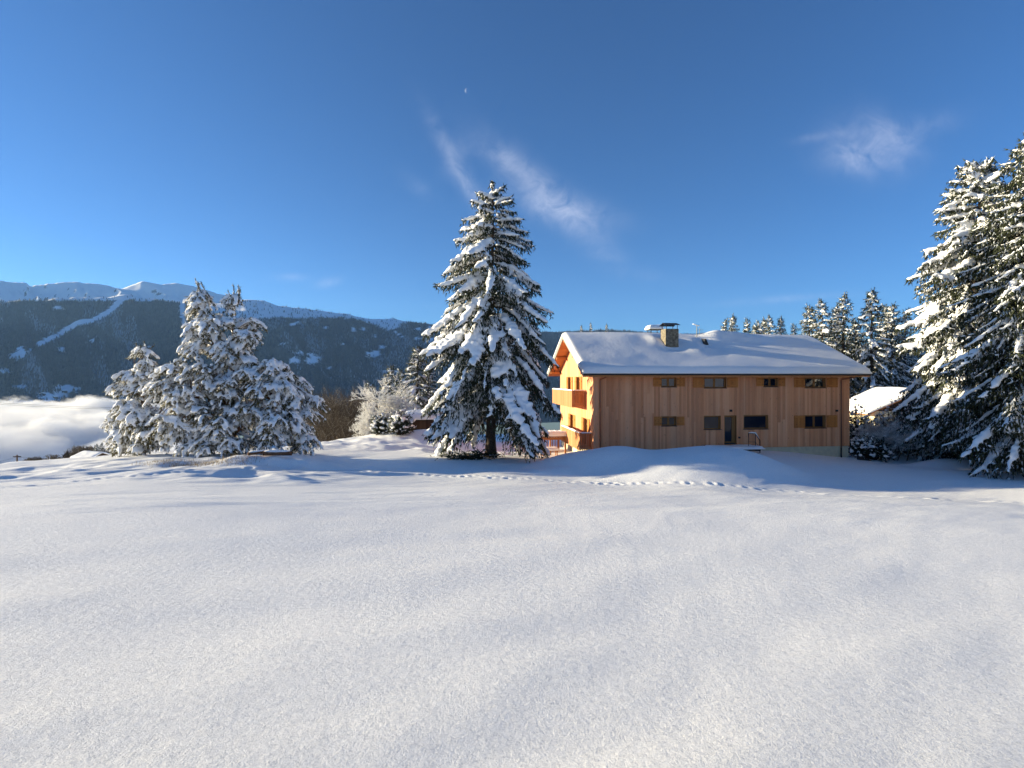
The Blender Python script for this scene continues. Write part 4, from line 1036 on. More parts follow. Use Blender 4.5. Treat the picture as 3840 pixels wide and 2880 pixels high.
# ------------------------------------------------------------------ the pines on the left
def pine(name, label, base, d, trunks, lobes, seed, n, voxel=.068, group=None, tops=()):
    """lobes: (u, v, half width, half height) in the photo at depth d, given real depth; trunks: polylines in the photo"""
    rg = np.random.default_rng(seed); o = thing(name, label, 'tree', base, 0, group)
    B = np.array(base); s_ = d / F
    tr = MB(); allT = []
    for pts, r0 in trunks:
        P = np.array([at(u, v, d + dy) - B for u, v, dy in pts]); P = _resample(P, .35)
        tr.tube(P, np.linspace(r0, .03, len(P)), 8); allT.append(P)
    ob('trunk', tr.mesh('trunk'), M_pbark, o)
    TRK = np.vstack(allT)
    br = MB(); TP, TD, TL, TW = [], [], [], []; BC, BA, BB, BD = [], [], [], []
    vol = np.array([a * b for _, _, a, b, _ in lobes]); cnt = (n * vol / vol.sum()).astype(int)
    for (u, v, a, b, dy), c in zip(lobes, cnt):
        C = at(u, v, d + dy) - B; ra, rc = max(a - 20, 10) * s_, max(b - 20, 10) * s_
        # limbs reach from the trunk into the lobe and split into drooping sprays
        nl = max(3, c // 8)
        for q in range(nl):
            dr = rg.normal(0, 1, 3); dr /= np.linalg.norm(dr)
            tipc = C + dr * np.array([ra, ra * .95, rc]) * rg.uniform(.55, .92)
            st = TRK[np.argmin(np.linalg.norm((TRK - tipc) * np.array([1, 1, .8]) + np.array([0, 0, .5]), axis=1))]
            mid = (st + tipc) / 2 + np.array([0, 0, .25 * np.linalg.norm(tipc - st) * .5])
            w = np.linspace(0, 1, 7)[:, None]; Pl = (1 - w) ** 2 * st + 2 * w * (1 - w) * mid + w ** 2 * tipc
            br.tube(Pl, np.linspace(.02 + .012 * np.linalg.norm(tipc - st), .012, 7), 5, cap=False)
            # snow lying along the limb
            for k in range(2, 7):
                if rg.random() < .75:
                    ax = Pl[min(k + 1, 6)] - Pl[k - 1]; ax /= np.linalg.norm(ax) + 1e-9; pe = np.cross(ax, [0, 0, 1.]); pe /= np.linalg.norm(pe) + 1e-9; nn = np.cross(pe, ax); r_ = rg.uniform(.08, .15)
                    BC.append(Pl[k] + np.array([0, 0, .07])); BA.append(ax * r_ * 2.2); BB.append(pe * r_); BD.append(nn * r_ * .8)
            for q2 in range(11):
                out = rg.normal(0, 1, 3); out[2] = abs(out[2]) * .35 - .25; out /= np.linalg.norm(out)
                out = out * .6 + dr * np.array([1, 1, .4]) * .6; out /= np.linalg.norm(out) + 1e-9
                ll = rg.uniform(.30, .78); w = np.linspace(0, 1, 5)
                Q = tipc + (w * ll)[:, None] * out + np.array([0, 0, -1.]) * (ll * .75 * w ** 1.8)[:, None] + rg.normal(0, .10, 3)
                br.tube(Q, [.012, .01, .009, .008, .006], 3, cap=False)
                snowy = rg.random() < .76
                for k in range(1, 5):
                    ax = Q[k] - Q[k - 1]; ax /= np.linalg.norm(ax); pe = np.cross(ax, [0, 0, 1.]); pe /= np.linalg.norm(pe) + 1e-9; nn = np.cross(pe, ax)
                    if snowy and rg.random() < .85:
                        r_ = rg.uniform(.056, .125) * (1.25 if k >= 3 else .9)
                        BC.append(Q[k] + nn * r_ * .5); BA.append(ax * r_ * rg.uniform(1.3, 2.0)); BB.append(pe * r_); BD.append(nn * r_ * .75)
                    for _ in range(4):
                        TP.append(Q[k] + rg.normal(0, .02, 3)); TD.append(ax * .9 + rg.normal(0, .6, 3) + np.array([0, 0, -.25])); TL.append(rg.uniform(.15, .34)); TW.append(rg.uniform(.018, .036))
    for (u, v) in tops:
        c = at(u, v, d) - B
        for k in range(7):
            q = c + np.array([rg.normal(0, .22), rg.normal(0, .22), -rg.random() * .7]); dr = np.array([rg.normal(0, .35), rg.normal(0, .35), 1.0]); ll = rg.uniform(.35, .75)
            br.tube([q - dr * .3, q, q + dr * ll], [.02, .016, .008], 4, cap=False)
            for w in np.linspace(.05, 1, 9):
                for _ in range(5): TP.append(q + dr * ll * w); TD.append(rg.normal(0, .6, 3) + dr * .9); TL.append(rg.uniform(.10, .2)); TW.append(.016)
            if rg.random() < .6: r_ = rg.uniform(.06, .10); BC.append(q + dr * ll * .7); BA.append(np.array([r_, 0, 0])); BB.append(np.array([0, r_, 0])); BD.append(np.array([0, 0, r_ * 1.6]))
    ob('branches', br.mesh('branches'), M_pbark, o, kind='stuff')
    V, T = spindles(np.array(TP), np.array(TD), np.array(TL), np.array(TW)); ob('needles', mesh_np('needles', V, T), M_pine, o, kind='stuff')
    mn = voxel * .75
    fat = lambda q: (lambda q: q / (np.linalg.norm(q, axis=1, keepdims=True) + 1e-9) * np.maximum(np.linalg.norm(q, axis=1, keepdims=True), mn))(np.array(q))
    sm_ = blobs_mesh('snow', np.array(BC), fat(BA), fat(BB), fat(BD), voxel); ob('snow', sm_, M_treesnow, o, kind='stuff')
    print(name, len(TP), len(BC), len(sm_.polygons)); return o
D1 = 34.0
bp = at(870, 1716, D1); b1 = (bp[0], bp[1], gz_(bp[0], bp[1]))
pine('pine_tree', 'broad snow-buried pine with two pointed tops, left of the lone spruce', b1, D1,
     [([(870, 1728, 0), (855, 1550, .2), (820, 1380, .2), (775, 1200, 0), (758, 1115, 0)], .30), ([(865, 1560, .2), (880, 1350, .4), (872, 1200, .3), (870, 1130, .3)], .16), ([(870, 1640, 0), (960, 1520, .2), (1050, 1420, .3), (1080, 1370, .3)], .18), ([(865, 1640, 0), (760, 1520, -.5), (680, 1420, -.6), (640, 1360, -.5)], .18)],
     [(757, 1098, 24, 40, 0), (765, 1150, 50, 50, 0), (745, 1225, 46, 56, -.2), (872, 1120, 28, 50, .3), (815, 1220, 90, 55, .2), (905, 1210, 80, 40, .3), (780, 1300, 95, 45, 0), (930, 1262, 60, 36, .2), (870, 1290, 60, 45, .2),
      (665, 1385, 75, 50, -.6), (625, 1460, 80, 60, -.9), (720, 1480, 95, 70, -.9), (770, 1395, 90, 55, -1.0), (820, 1560, 100, 70, -1.0), (680, 1580, 100, 75, -.8), (600, 1600, 70, 60, -.5), (700, 1665, 90, 38, -.8), (800, 1660, 90, 45, -.8),
      (1010, 1380, 80, 55, .2), (1070, 1430, 90, 60, 0), (1000, 1470, 90, 60, -.6), (1110, 1500, 70, 70, .3), (1050, 1560, 95, 60, -.8), (1150, 1570, 60, 60, .3), (1010, 1620, 80, 50, -1.0), (1130, 1650, 70, 45, 0), (900, 1420, 85, 60, 1.0), (900, 1550, 100, 80, .8), (885, 1345, 70, 45, 0), (860, 1440, 80, 55, -.3), (930, 1400, 60, 50, -.2), (945, 1530, 70, 60, -.6), (900, 1640, 90, 45, -.5), (1180, 1510, 30, 40, .6)], 71, 2900, tops=((757, 1085), (870, 1092)))
bp = at(520, 1716, 34.3); b2 = (bp[0], bp[1], gz_(bp[0], bp[1]))
pine('pine_tree', 'smaller snow-buried pine leaning left at the edge of the broad pine', b2, 34.3,
     [([(540, 1725, 0), (530, 1600, 0), (535, 1480, 0), (545, 1380, 0), (540, 1335, 0)], .16)],
     [(540, 1320, 22, 30, 0), (555, 1360, 36, 26, 0), (520, 1400, 52, 34, 0), (485, 1450, 55, 34, 0), (560, 1450, 50, 40, 0), (500, 1520, 60, 42, 0), (540, 1560, 70, 50, -.4), (480, 1610, 55, 42, .2), (560, 1640, 60, 45, -.3), (470, 1670, 32, 30, .2), (440, 1570, 20, 12, .2)], 72, 900, tops=((536, 1308),))

# ------------------------------------------------------------------ bare and rimed broadleaf trees
def bare(name, label, loc, H, seed, mats, snowy=0.0, spread=.55, levels=5, r0=None, group=None, kids=(3, 5), cat='tree', rmin=.006):
    rg = np.random.default_rng(seed); o = thing(name, label, cat, loc, rg.random() * 6, group)
    tr, tw = MB(), MB(); SP, SR = [], []
    def grow(p, d, L, r, lv):
        m = 4 if lv < 3 else 3; P = [p]
        for i in range(m):
            d = d + rg.normal(0, .13, 3) + np.array([0, 0, .06]); d /= np.linalg.norm(d); P.append(P[-1] + d * L / m)
        P = np.array(P); (tr if lv == 0 else tw).tube(P, np.linspace(r, r * .55, m + 1), 6 if lv == 0 else (4 if lv < 3 else 3), cap=False)
        if snowy and lv >= 1: SP.append(P + np.array([0, 0, r * .8 + .01])); SR.append(np.full(m + 1, r * .8 + .012) * snowy)
        if lv >= levels: return
        for k in range(rg.integers(*kids)):
            f = rg.uniform(.35, 1.0) if lv else rg.uniform(.25, 1.0)
            i0 = min(m - 1, int(f * m)); q = P[i0] + (P[i0 + 1] - P[i0]) * (f * m - i0)
            e = rg.normal(0, 1, 3); e -= d * (e @ d); e /= np.linalg.norm(e) + 1e-9
            nd = d * (1 - spread * .5) + e * spread * rg.uniform(.7, 1.3); nd /= np.linalg.norm(nd)
            grow(q, nd, L * rg.uniform(.52, .78), max(r * .55, rmin), lv + 1)
    r0 = r0 or H * .012
    grow(np.zeros(3), np.array([0, 0, 1.]), H * .42, r0, 0)
    ob('trunk', tr.mesh('trunk'), mats[0], o); ob('twigs', tw.mesh('twigs'), mats[1], o, kind='stuff')
    if SP:
        s_ = MB()
        for P, r in zip(SP, SR): s_.tube(P, r, 3, cap=False)
        ob('snow', s_.mesh('snow'), M_treesnow, o, kind='stuff')
    return o
def copy_tree(src, label, loc, rz, sc):
    c = src.copy(); COL.objects.link(c); c.location = loc; c.rotation_euler = (0, 0, rz); c.scale = (sc,) * 3; c['label'] = label
    for ch in src.children:
        k = ch.copy(); COL.objects.link(k); k.parent = c
    return c
def gp(u, v, d):
    p = at(u, v, d); return (p[0], p[1], gz_(p[0], p[1]) - .1)
def tree_h(o):
    return max(v.co.z for ch in o.children for v in ch.data.vertices)
def fit_top(o, h, v, d):
    """grow the plant so that its top stands where the photo shows it"""
    s_ = (-(v - V0) / F * d - o.location[2]) / h; o.scale = (s_,) * 3
# dark thicket behind the broad pine
th0 = bare('bare_tree', 'bare brown tree in the thicket right beside the broad pine', gp(1200, 1600, 56), 8.0, 1, (M_twig, M_brown), 0, .5, 5, .11, 'bare thicket trees', (4, 6))
th1 = bare('bare_tree', 'bare twisted tree in the middle of the thicket', gp(1275, 1600, 58), 8.5, 2, (M_twig, M_brown), 0, .58, 5, .12, 'bare thicket trees', (4, 6))
hh0, hh1 = tree_h(th0), tree_h(th1); fit_top(th0, hh0, 1455, 56); fit_top(th1, hh1, 1450, 58)
for i, (u, d, vt, lab) in enumerate(((1180, 62, 1435, 'tallest bare tree at the left of the thicket'), (1240, 55, 1520, 'short bare tree low in the front of the thicket'), (1305, 60, 1440, 'bare tree toward the right of the thicket'), (1345, 57, 1480, 'bare tree at the right end of the thicket beside the rimed bush'), (1250, 66, 1430, 'bare tree standing at the back of the thicket'), (1335, 68, 1445, 'bare tree behind the right end of the thicket'), (1150, 64, 1450, 'bare tree half behind the broad pine'), (1300, 54, 1540, 'low bare tree at the front right of the thicket'), (1215, 54, 1545, 'low bare tree at the front left of the thicket'), (1270, 70, 1438, 'farthest bare tree in the middle of the thicket'))):
    c = copy_tree((th0, th1)[i % 2], lab, gp(u, 1600, d), 1.1 * i + .5, 1); fit_top(c, (hh0, hh1)[i % 2], vt, d)
# rimed trees and bushes in the sun
o = bare('rimed_birch', 'slender rimed tree with white twigs before the dark spruces', gp(1420, 1600, 54), 8.3, 5, (M_frostt, M_frostt), .6, .5, 5, .08, None, (3, 5)); fit_top(o, tree_h(o), 1398, 54)
rb0 = bare('rimed_bush', 'white rimed bush below the slender rimed tree', gp(1400, 1600, 52), 4.2, 6, (M_frostt, M_frostt), .5, .75, 5, .05, 'rimed bushes', (4, 6), 'bush'); hb = tree_h(rb0); fit_top(rb0, hb, 1500, 52)
for i, (u, d, vt, lab) in enumerate(((1362, 53, 1540, 'leftmost white rimed bush next to the dark thicket'), (1450, 54, 1475, 'tall white rimed bush between the slender tree and the pale spruce'), (1490, 55, 1470, 'white rimed bush in front of the pale spruce'), (1522, 56, 1490, 'white rimed bush above the small shed roof'))):
    c = copy_tree(rb0, lab, gp(u, 1600, d), 1.7 * i, 1); fit_top(c, hb, vt, d)
# bushes wholly under snow
def snow_bush(label, u, v, d, w, h, seed, mat_n=M_spruce, name='snow_bush', n=150, group='snow-buried bushes', voxel=.075, cover=.42, blob=(.09, .18)):
    rg = np.random.default_rng(seed); p = gp(u, v, d); o = thing(name, label, 'bush', p, 0, group)
    TP, TD, TL, TW = [], [], [], []; BC = []; BR = []; st = MB()
    for k in range(n):
        a = rg.random() * 6.28; q = rg.random() ** .5; zz = h * np.sqrt(max(0, 1 - q * q)) * rg.uniform(.55, 1.0) + h * .05
        c = np.array([w * q * np.cos(a), w * q * np.sin(a) * .8, zz]) * (1 + .15 * rg.normal())
        if k % 3 == 0: st.tube([(c[0] * .25, c[1] * .25, 0), (c[0] * .6, c[1] * .6, c[2] * .6), tuple(c)], [.03, .02, .01], 4, cap=False)
        if rg.random() < cover: BC.append(c); BR.append(rg.uniform(*blob))
        for _ in range(9):
            TP.append(c * rg.uniform(.5, 1.02)); TD.append(rg.normal(0, .6, 3) + np.array([0, 0, -.5]) + c / (np.linalg.norm(c) + .1)); TL.append(rg.uniform(.15, .4)); TW.append(rg.uniform(.02, .045))
    ob('stems', st.mesh('stems'), M_bark, o, kind='stuff')
    V, T = spindles(np.array(TP), np.array(TD), np.array(TL), np.array(TW)); ob('needles', mesh_np('needles', V, T), mat_n, o, kind='stuff')
    BC = np.array(BC); BR = np.array(BR)[:, None]
    ob('snow', blobs_mesh('snow', BC, BR * np.array([[1.2, 0, 0]]), BR * np.array([[0, 1.2, 0]]), BR * np.array([[0, 0, .9]]), voxel), M_treesnow, o, kind='stuff')
    return o
snow_bush('round bush buried in snow, the larger one left of the shed', 1503, 1640, 48, 1.25, 2.25, 11, n=300)
snow_bush('slumped bush buried in snow, left of the larger round one', 1428, 1640, 49, 1.05, 2.0, 12, n=230)
# shaded shrubs right of the chalet
for u, v, d, w, h, sd, mt, cov, lab in ((3262, 1700, 40.5, 1.6, 1.9, 13, M_spruce, .5, 'low evergreen shrub dotted with snow beside the chalet corner'), (3222, 1660, 43, 1.5, 3.7, 16, M_spruce2, .6, 'tall snowy shrub between the chalet corner and the neighbouring roof'), (3300, 1660, 43, 1.7, 3.3, 17, M_halfr, .5, 'frosted shrub under the left eave of the neighbouring roof'), (3375, 1660, 43.5, 1.9, 3.7, 18, M_halfr, .5, 'frosted shrub in front of the middle of the neighbouring wall'), (3455, 1660, 43.5, 1.9, 3.8, 19, M_halfr, .5, 'frosted shrub at the right of the neighbouring wall')):
    snow_bush(lab, u, v, d, w, h, sd, mt, n=260, group='shaded shrubs', cover=cov, blob=(.07, .15), voxel=.075)
sh0 = bare('twiggy_shrub', 'frosted twiggy shrub in shade in front of the neighbouring roof', gp(3330, 1700, 41), 4.2, 15, (M_twig, M_halfr), .55, .7, 5, .05, 'shaded shrubs', (4, 6), 'bush'); hs = tree_h(sh0); fit_top(sh0, hs, 1570, 41)
for i, (u, d, vt, lab) in enumerate(((3400, 40, 1560, 'frosted twiggy shrub left below the big right-hand spruce'), (3465, 39, 1580, 'frosted twiggy shrub under the boughs of the big spruce'), (3285, 41, 1585, 'frosted twiggy shrub behind the snow-dotted evergreen'), (3365, 40, 1600, 'broad frosted twiggy shrub below the neighbouring eaves'))):
    c = copy_tree(sh0, lab, gp(u, 1700, d), 1.9 * i + 1, 1); fit_top(c, hs, vt, d)

# ------------------------------------------------------------------ small buildings and timber things
def soft_gable(name, x0, x1, y0, y1, ze, zr, h, seed, parent, ov=.0):
    """snow lying over a small gable roof whose ridge runs along x"""
    nx, ny = 50, 40; X = np.linspace(x0, x1, nx); Y = np.linspace(y0, y1, ny); PX, PY = np.meshgrid(X, Y)
    ym = (y0 + y1) / 2; base = ze + (zr - ze) * (1 - np.abs(PY - ym) / (y1 - ym))
    e = np.clip(np.minimum.reduce([PX - x0, x1 - PX, PY - y0, y1 - PY]) / (h * .8), 0, 1); k = np.sqrt(1 - (1 - e) ** 2)
    Z = base + (h + .06 * fbm(PX, PY, 3, seed)) * (.3 + .7 * k) - .3 * h * np.exp(-((PY - ym) / (h * .8)) ** 2)
    n = nx * ny; V = np.concatenate([np.stack([PX, PY, Z], -1).reshape(-1, 3), np.stack([PX, PY, base + .004], -1).reshape(-1, 3)])
    i, j = np.meshgrid(np.arange(ny - 1), np.arange(nx - 1), indexing='ij'); Q = np.stack([i * nx + j, i * nx + j + 1, (i + 1) * nx + j + 1, (i + 1) * nx + j], -1).reshape(-1, 4)
    rim = np.array(list(range(nx)) + [r_ * nx + nx - 1 for r_ in range(1, ny)] + [(ny - 1) * nx + c for c in range(nx - 2, -1, -1)] + [r_ * nx for r_ in range(ny - 2, 0, -1)])
    o = ob(name, mesh_np(name, V, None, np.concatenate([Q, Q[:, ::-1] + n, np.stack([rim, rim + n, np.roll(rim, -1) + n, np.roll(rim, -1)], 1)])), M_roofsnow, parent); o['kind'] = 'stuff'; return o
M_shed = wood_mat('dark_shed_wood', (.03, .018, .012), (.06, .035, .022), (.09, .055, .035))
# garden shed left of the spruce
p = at(1585, 1650, 52); g = gz_(p[0], p[1])
shed = thing('garden_shed', 'small dark shed with thick snow on its roof behind the lone spruce', 'shed', (p[0], p[1], g), R(8))
zt = -(1572 - V0) / F * 52 - g
MB().box(-1.3, 1.6, -1.1, 1.1, -.3, zt).build('wall', M_shed, shed)
for i in range(14):
    MB().box(-1.3 + i * .207 + .004, -1.3 + (i + 1) * .207 - .004, -1.125, -1.102, -.2, zt - .02).build('plank', M_shed, shed)
MB().hexa([(-1.65, -1.5, zt), (1.9, -1.5, zt), (-1.65, 0, zt + .55), (1.9, 0, zt + .55), (-1.65, -1.5, zt + .08), (1.9, -1.5, zt + .08), (-1.65, 0, zt + .63), (1.9, 0, zt + .63)]).hexa([(-1.65, .002, zt + .55), (1.9, .002, zt + .55), (-1.65, 1.5, zt), (1.9, 1.5, zt), (-1.65, .002, zt + .63), (1.9, .002, zt + .63), (-1.65, 1.5, zt + .08), (1.9, 1.5, zt + .08)]).build('roof', M_shed, shed)
soft_gable('roof_snow', -1.75, 2.0, -1.6, 1.6, zt + .06, zt + .62, .5, 4, shed)
# pergola beyond the chalet's gable
p = at(2052, 1712, 44.5); g = gz_(p[0], p[1])
pg = thing('pergola', 'timber pergola with a slatted snow-covered top beside the gable', 'pergola', (p[0], p[1], g), TH)
zt = -(1634 - V0) / F * 44.5 - g
for x in (-1.3, 0.0, 1.3):
    for y in (-1.4, 1.4):
        MB().box(x - .07, x + .07, y - .07, y + .07, -.5, zt - .2).build('post', M_balc, pg)
for y in (-1.4, 1.4): MB().box(-1.7, 1.7, y - .06, y + .06, zt - .2, zt - .0).build('beam', M_balc, pg)
for i in range(15):
    x = -1.6 + i * 3.2 / 14
    MB().box(x - .035, x + .035, -1.75, 1.75, zt + .002, zt + .14).build('slat', M_balc, pg)
    V, Q = soft_slab(x - .085, x + .085, -1.78, 1.78, zt + .14, .20, i, .03, 6, 14, .09)
    o = ob('slat_snow', mesh_np('slat_snow', V, None, Q), M_treesnow, pg)
V, Q = soft_slab(-1.75, 1.75, -1.85, -1.2, zt + .145, .40, 40, .05, 26, 10, .2); o = ob('edge_snow', mesh_np('edge_snow', V, None, Q), M_treesnow, pg); o['kind'] = 'stuff'
for i in range(11):
    x = -1.2 + i * .24
    MB().box(x, x + .07, 1.42, 1.46, .0, zt - .25).build('screen_slat', M_balc, pg)
# snow-capped table by the pergola
p = at(2062, 1712, 42); g = gz_(p[0], p[1])
tb = thing('garden_table', 'low garden table under a pillow of snow beside the pergola', 'table', (p[0], p[1], g), TH)
for x in (-.55, .55):
    for y in (-.3, .3): MB().box(x - .035, x + .035, y - .035, y + .035, -.3, .42).build('leg', M_balc, tb)
MB().box(-.68, .68, -.42, .42, .42, .47).build('table_top', M_balc, tb)
V, Q = soft_slab(-.70, .70, -.44, .44, .472, .24, 50, .03, 22, 14, .2); o = ob('snow', mesh_np('snow', V, None, Q), M_treesnow, tb); o['kind'] = 'stuff'
# neighbouring house on the right
nb = thing('neighbour_house', 'low neighbouring house with sunlit snow roof behind the shaded shrubs', 'house', (46.8, 62.0, gz_(46.8, 62.0)), R(80))
g = nb.location[2]; ze = -(1556 - V0) / F * 57.5 - g; zr = ze + 2.75; hw = 5.5; hl = 4.6
MB().box(-hl + .6, hl - .6, -hw + 1, hw - 1, -1, ze + .35).build('wall', M_plinth, nb)
MB().hexa([(-hl + .6, -hw + 1, ze + .352), (-hl + .7, -hw + 1, ze + .352), (-hl + .6, hw - 1, ze + .352), (-hl + .7, hw - 1, ze + .352), (-hl + .6, -.2, zr - .25), (-hl + .7, -.2, zr - .25), (-hl + .6, .2, zr - .25), (-hl + .7, .2, zr - .25)]).build('gable', M_shed, nb)
w_ = MB().box(-hl + .53, -hl + .598, 1.0, 2.2, .9, 2.0).build('window', M_frame, nb); MB().box(-hl + .51, -hl + .528, 1.1, 2.1, 1.0, 1.9).build('pane', M_glass, w_)
MB().hexa([(-hl, -hw, ze - .12), (hl, -hw, ze - .12), (-hl, 0, zr - .12), (hl, 0, zr - .12), (-hl, -hw, ze), (hl, -hw, ze), (-hl, 0, zr), (hl, 0, zr)]).hexa([(-hl, .002, zr - .12), (hl, .002, zr - .12), (-hl, hw, ze - .12), (hl, hw, ze - .12), (-hl, .002, zr), (hl, .002, zr), (-hl, hw, ze), (hl, hw, ze)]).build('roof', M_oak, nb)
soft_gable('roof_snow', -hl - .1, hl + .1, -hw - .1, hw + .1, ze, zr, .5, 6, nb)
# barn roof below the left crest
p = at(348, 1704, 95)
bn = thing('barn', 'snow-roofed barn peeping over the field edge at far left', 'barn', (p[0], p[1], p[2] - 3), R(-20))
MB().box(-2.2, 2.2, -1.6, 1.6, 0, 2.4).build('wall', M_shed, bn)
MB().hexa([(-2.6, -2.1, 2.35), (2.6, -2.1, 2.35), (-2.6, 0, 3.3), (2.6, 0, 3.3), (-2.6, -2.1, 2.45), (2.6, -2.1, 2.45), (-2.6, 0, 3.4), (2.6, 0, 3.4)]).hexa([(-2.6, .002, 3.3), (2.6, .002, 3.3), (-2.6, 2.1, 2.35), (2.6, 2.1, 2.35), (-2.6, .002, 3.4), (2.6, .002, 3.4), (-2.6, 2.1, 2.45), (2.6, 2.1, 2.45)]).build('roof', M_shed, bn)
soft_gable('roof_snow', -2.7, 2.7, -2.2, 2.2, 2.45, 3.4, .3, 7, bn)
# far trees below the crest on the left
far_b = bare('bare_tree', 'leftmost frosted bare tree below the field edge', (0, 0, 0), 9, 21, (M_twig, M_brown), 0, .65, 5, .16, 'trees below the field edge', (4, 6), rmin=.035)
fl = [(225, 1692, 118), (262, 1680, 118), (300, 1672, 122), (330, 1668, 126), (345, 1662, 120), (405, 1668, 118), (432, 1664, 120), (455, 1666, 122), (490, 1672, 118), (530, 1670, 122)]
wl = ['leftmost frosted bare tree below the field edge', 'second frosted bare tree from the left below the field edge', 'round frosted bare tree left of the barn roof', 'frosted bare tree right behind the barn roof', 'taller frosted bare tree behind the barn', 'frosted bare tree right of the dark conifers below the edge', 'grey bare tree near the small pine foot', 'frosted bare tree peeping under the small pine boughs', 'bare tree seen through the small pine', 'bare tree behind the foot of the small pine']
for i, (u, v, d) in enumerate(fl):
    p = at(u, v, d); H_ = 9.5; q = far_b if i == 0 else copy_tree(far_b, wl[i], (0, 0, 0), i * .9, 1)
    q.location = (p[0], p[1], p[2] - tree_h(far_b))
for i, (u, v, d, lab) in enumerate(((362, 1664, 112, 'dark conifer left of a pair below the field edge'), (380, 1660, 112, 'dark conifer right of a pair below the field edge'))):
    p = at(u, v, d); tree_from(BG[i], 'spruce_tree', lab, 'tree', (p[0], p[1], p[2] - 9), i, .56, RM, 'conifers below the field edge')
for i, (u, lab) in enumerate(((100, 'leftmost tuft of bare saplings at the field edge'), (125, 'middle tuft of bare saplings at the field edge'), (152, 'rightmost tuft of bare saplings at the field edge'))):
    p = at(u, 1712, 80); q = copy_tree(far_b, lab, (p[0], p[1], p[2] - .33 * tree_h(far_b)), i * 1.4, .33); q['category'] = 'sapling'; q['group'] = 'saplings at the field edge'
# power pole and lines
p = at(64, 1722, 70)
pp = thing('power_pole', 'short power pole standing at the far left field edge', 'pole', (p[0], p[1], p[2] - 3))
MB().tube([(0, 0, 0), (0, 0, 3.6)], [.11, .08], 8).build('post', M_shed, pp); MB().box(-.5, .5, -.06, .06, 3.3, 3.42).build('cross_arm', M_shed, pp)
def cable(pts, r, label):
    P = np.array(pts); s_ = MB().tube(P, r, 5); o = s_.build('power_cable', M_metal if r < .02 else M_grey, None, smooth=True); tag(o, label, 'cable', 'power cables'); return o
for k, (va, vb, lab) in enumerate(((1502, 1532, 'lower power cable crossing in front of the valley fog'), (1497, 1526, 'upper power cable crossing in front of the valley fog'))):
    a, b = at(-500, va - 30, 150), at(560, vb + 4, 175); w = np.linspace(0, 1, 14)[:, None]
    cable(a + (b - a) * w + np.concatenate([0 * w, 0 * w, -1.2 * 4 * w * (1 - w)], 1), .045, lab)
a, b = at(-200, 1745, 60), at(64, 1714, 70); w = np.linspace(0, 1, 8)[:, None]; cable(a + (b - a) * w + np.concatenate([0 * w, 0 * w, -.4 * 4 * w * (1 - w)], 1), .012, 'thin cable running left from the short power pole')
a, b = at(64, 1714, 70), at(420, 1708, 110); cable(a + (b - a) * w + np.concatenate([0 * w, 0 * w, -.4 * 4 * w * (1 - w)], 1), .016, 'thin cable running right from the short power pole')
# fallen timber under the broad pine, broken bough under the spruce
for i, (u0, u1, v0, v1, d, r, lab) in enumerate(((985, 1095, 1688, 1678, 29.5, .13, 'snow-topped fallen log under the right side of the broad pine'), (930, 1010, 1704, 1694, 29.2, .09, 'thin fallen log under the middle of the broad pine'))):
    a, b = at(u0, v0, d), at(u1, v1, d + .8); a[2] = gz_(a[0], a[1]) + r + .1; b[2] = gz_(b[0], b[1]) + r + .16
    lg = thing('fallen_log', lab, 'log', tuple(a), 0, 'fallen logs'); w = np.linspace(0, 1, 6)[:, None]
    MB().tube((b - a) * w, r, 9).build('wood', M_pbark, lg, smooth=True)
    MB().tube((b - a) * (w * .9 + .05) + np.array([0, 0, r * .75]), [r * .4, r * .8, r * .85, r * .8, r * .75, r * .3], 7).build('snow', M_treesnow, lg, smooth=True)
rg = np.random.default_rng(8); p = at(1770, 1725, 34.0); g = gz_(p[0], p[1])
bb = thing('broken_boughs', 'heap of broken spruce boughs on the snow at the lone spruce foot', 'boughs', (p[0], p[1], g))
TP = rg.normal(0, 1, (420, 3)) * np.array([.85, .35, .12]) + np.array([0, 0, .12]); TP[:, 2] = np.abs(TP[:, 2]) * (1 + .6 * (TP[:, 0] > 0))
V, T = spindles(TP, rg.normal(0, 1, (420, 3)) * np.array([1, .7, .45]), rg.uniform(.2, .6, 420), rg.uniform(.02, .05, 420)); ob('needles', mesh_np('needles', V, T), M_spruce, bb, kind='stuff')
st = MB()
for k in range(9): st.tube([TP[k * 7] * [1, 1, .4], TP[k * 7 + 3] + [.3, 0, .3]], [.03, .012], 4)
st.build('branches', M_bark, bb, kind='stuff')
# dry grass tufts showing under the broad pine
M_straw, _, _ = mat('dry_grass', (.30, .22, .11), .9, .05)
k = 900; gx_ = rg.uniform(-1, 1, k); P = np.stack([(at(760, 1700, 29)[0]) + gx_ * 3.0 + rg.normal(0, .4, k), 28.9 + rg.normal(0, .35, k), np.zeros(k)], 1); P[:, 2] = terrain(P[:, 0], P[:, 1]) - .03
V, T = spindles(P, rg.normal(0, .4, (k, 3)) + np.array([0, 0, 1.]), rg.uniform(.08, .3, k), np.full(k, .008)); ob('dry_grass', mesh_np('dry_grass', V, T), M_straw, kind='stuff', label='dry grass stalks sticking out of the snow under the broad pine', category='grass')
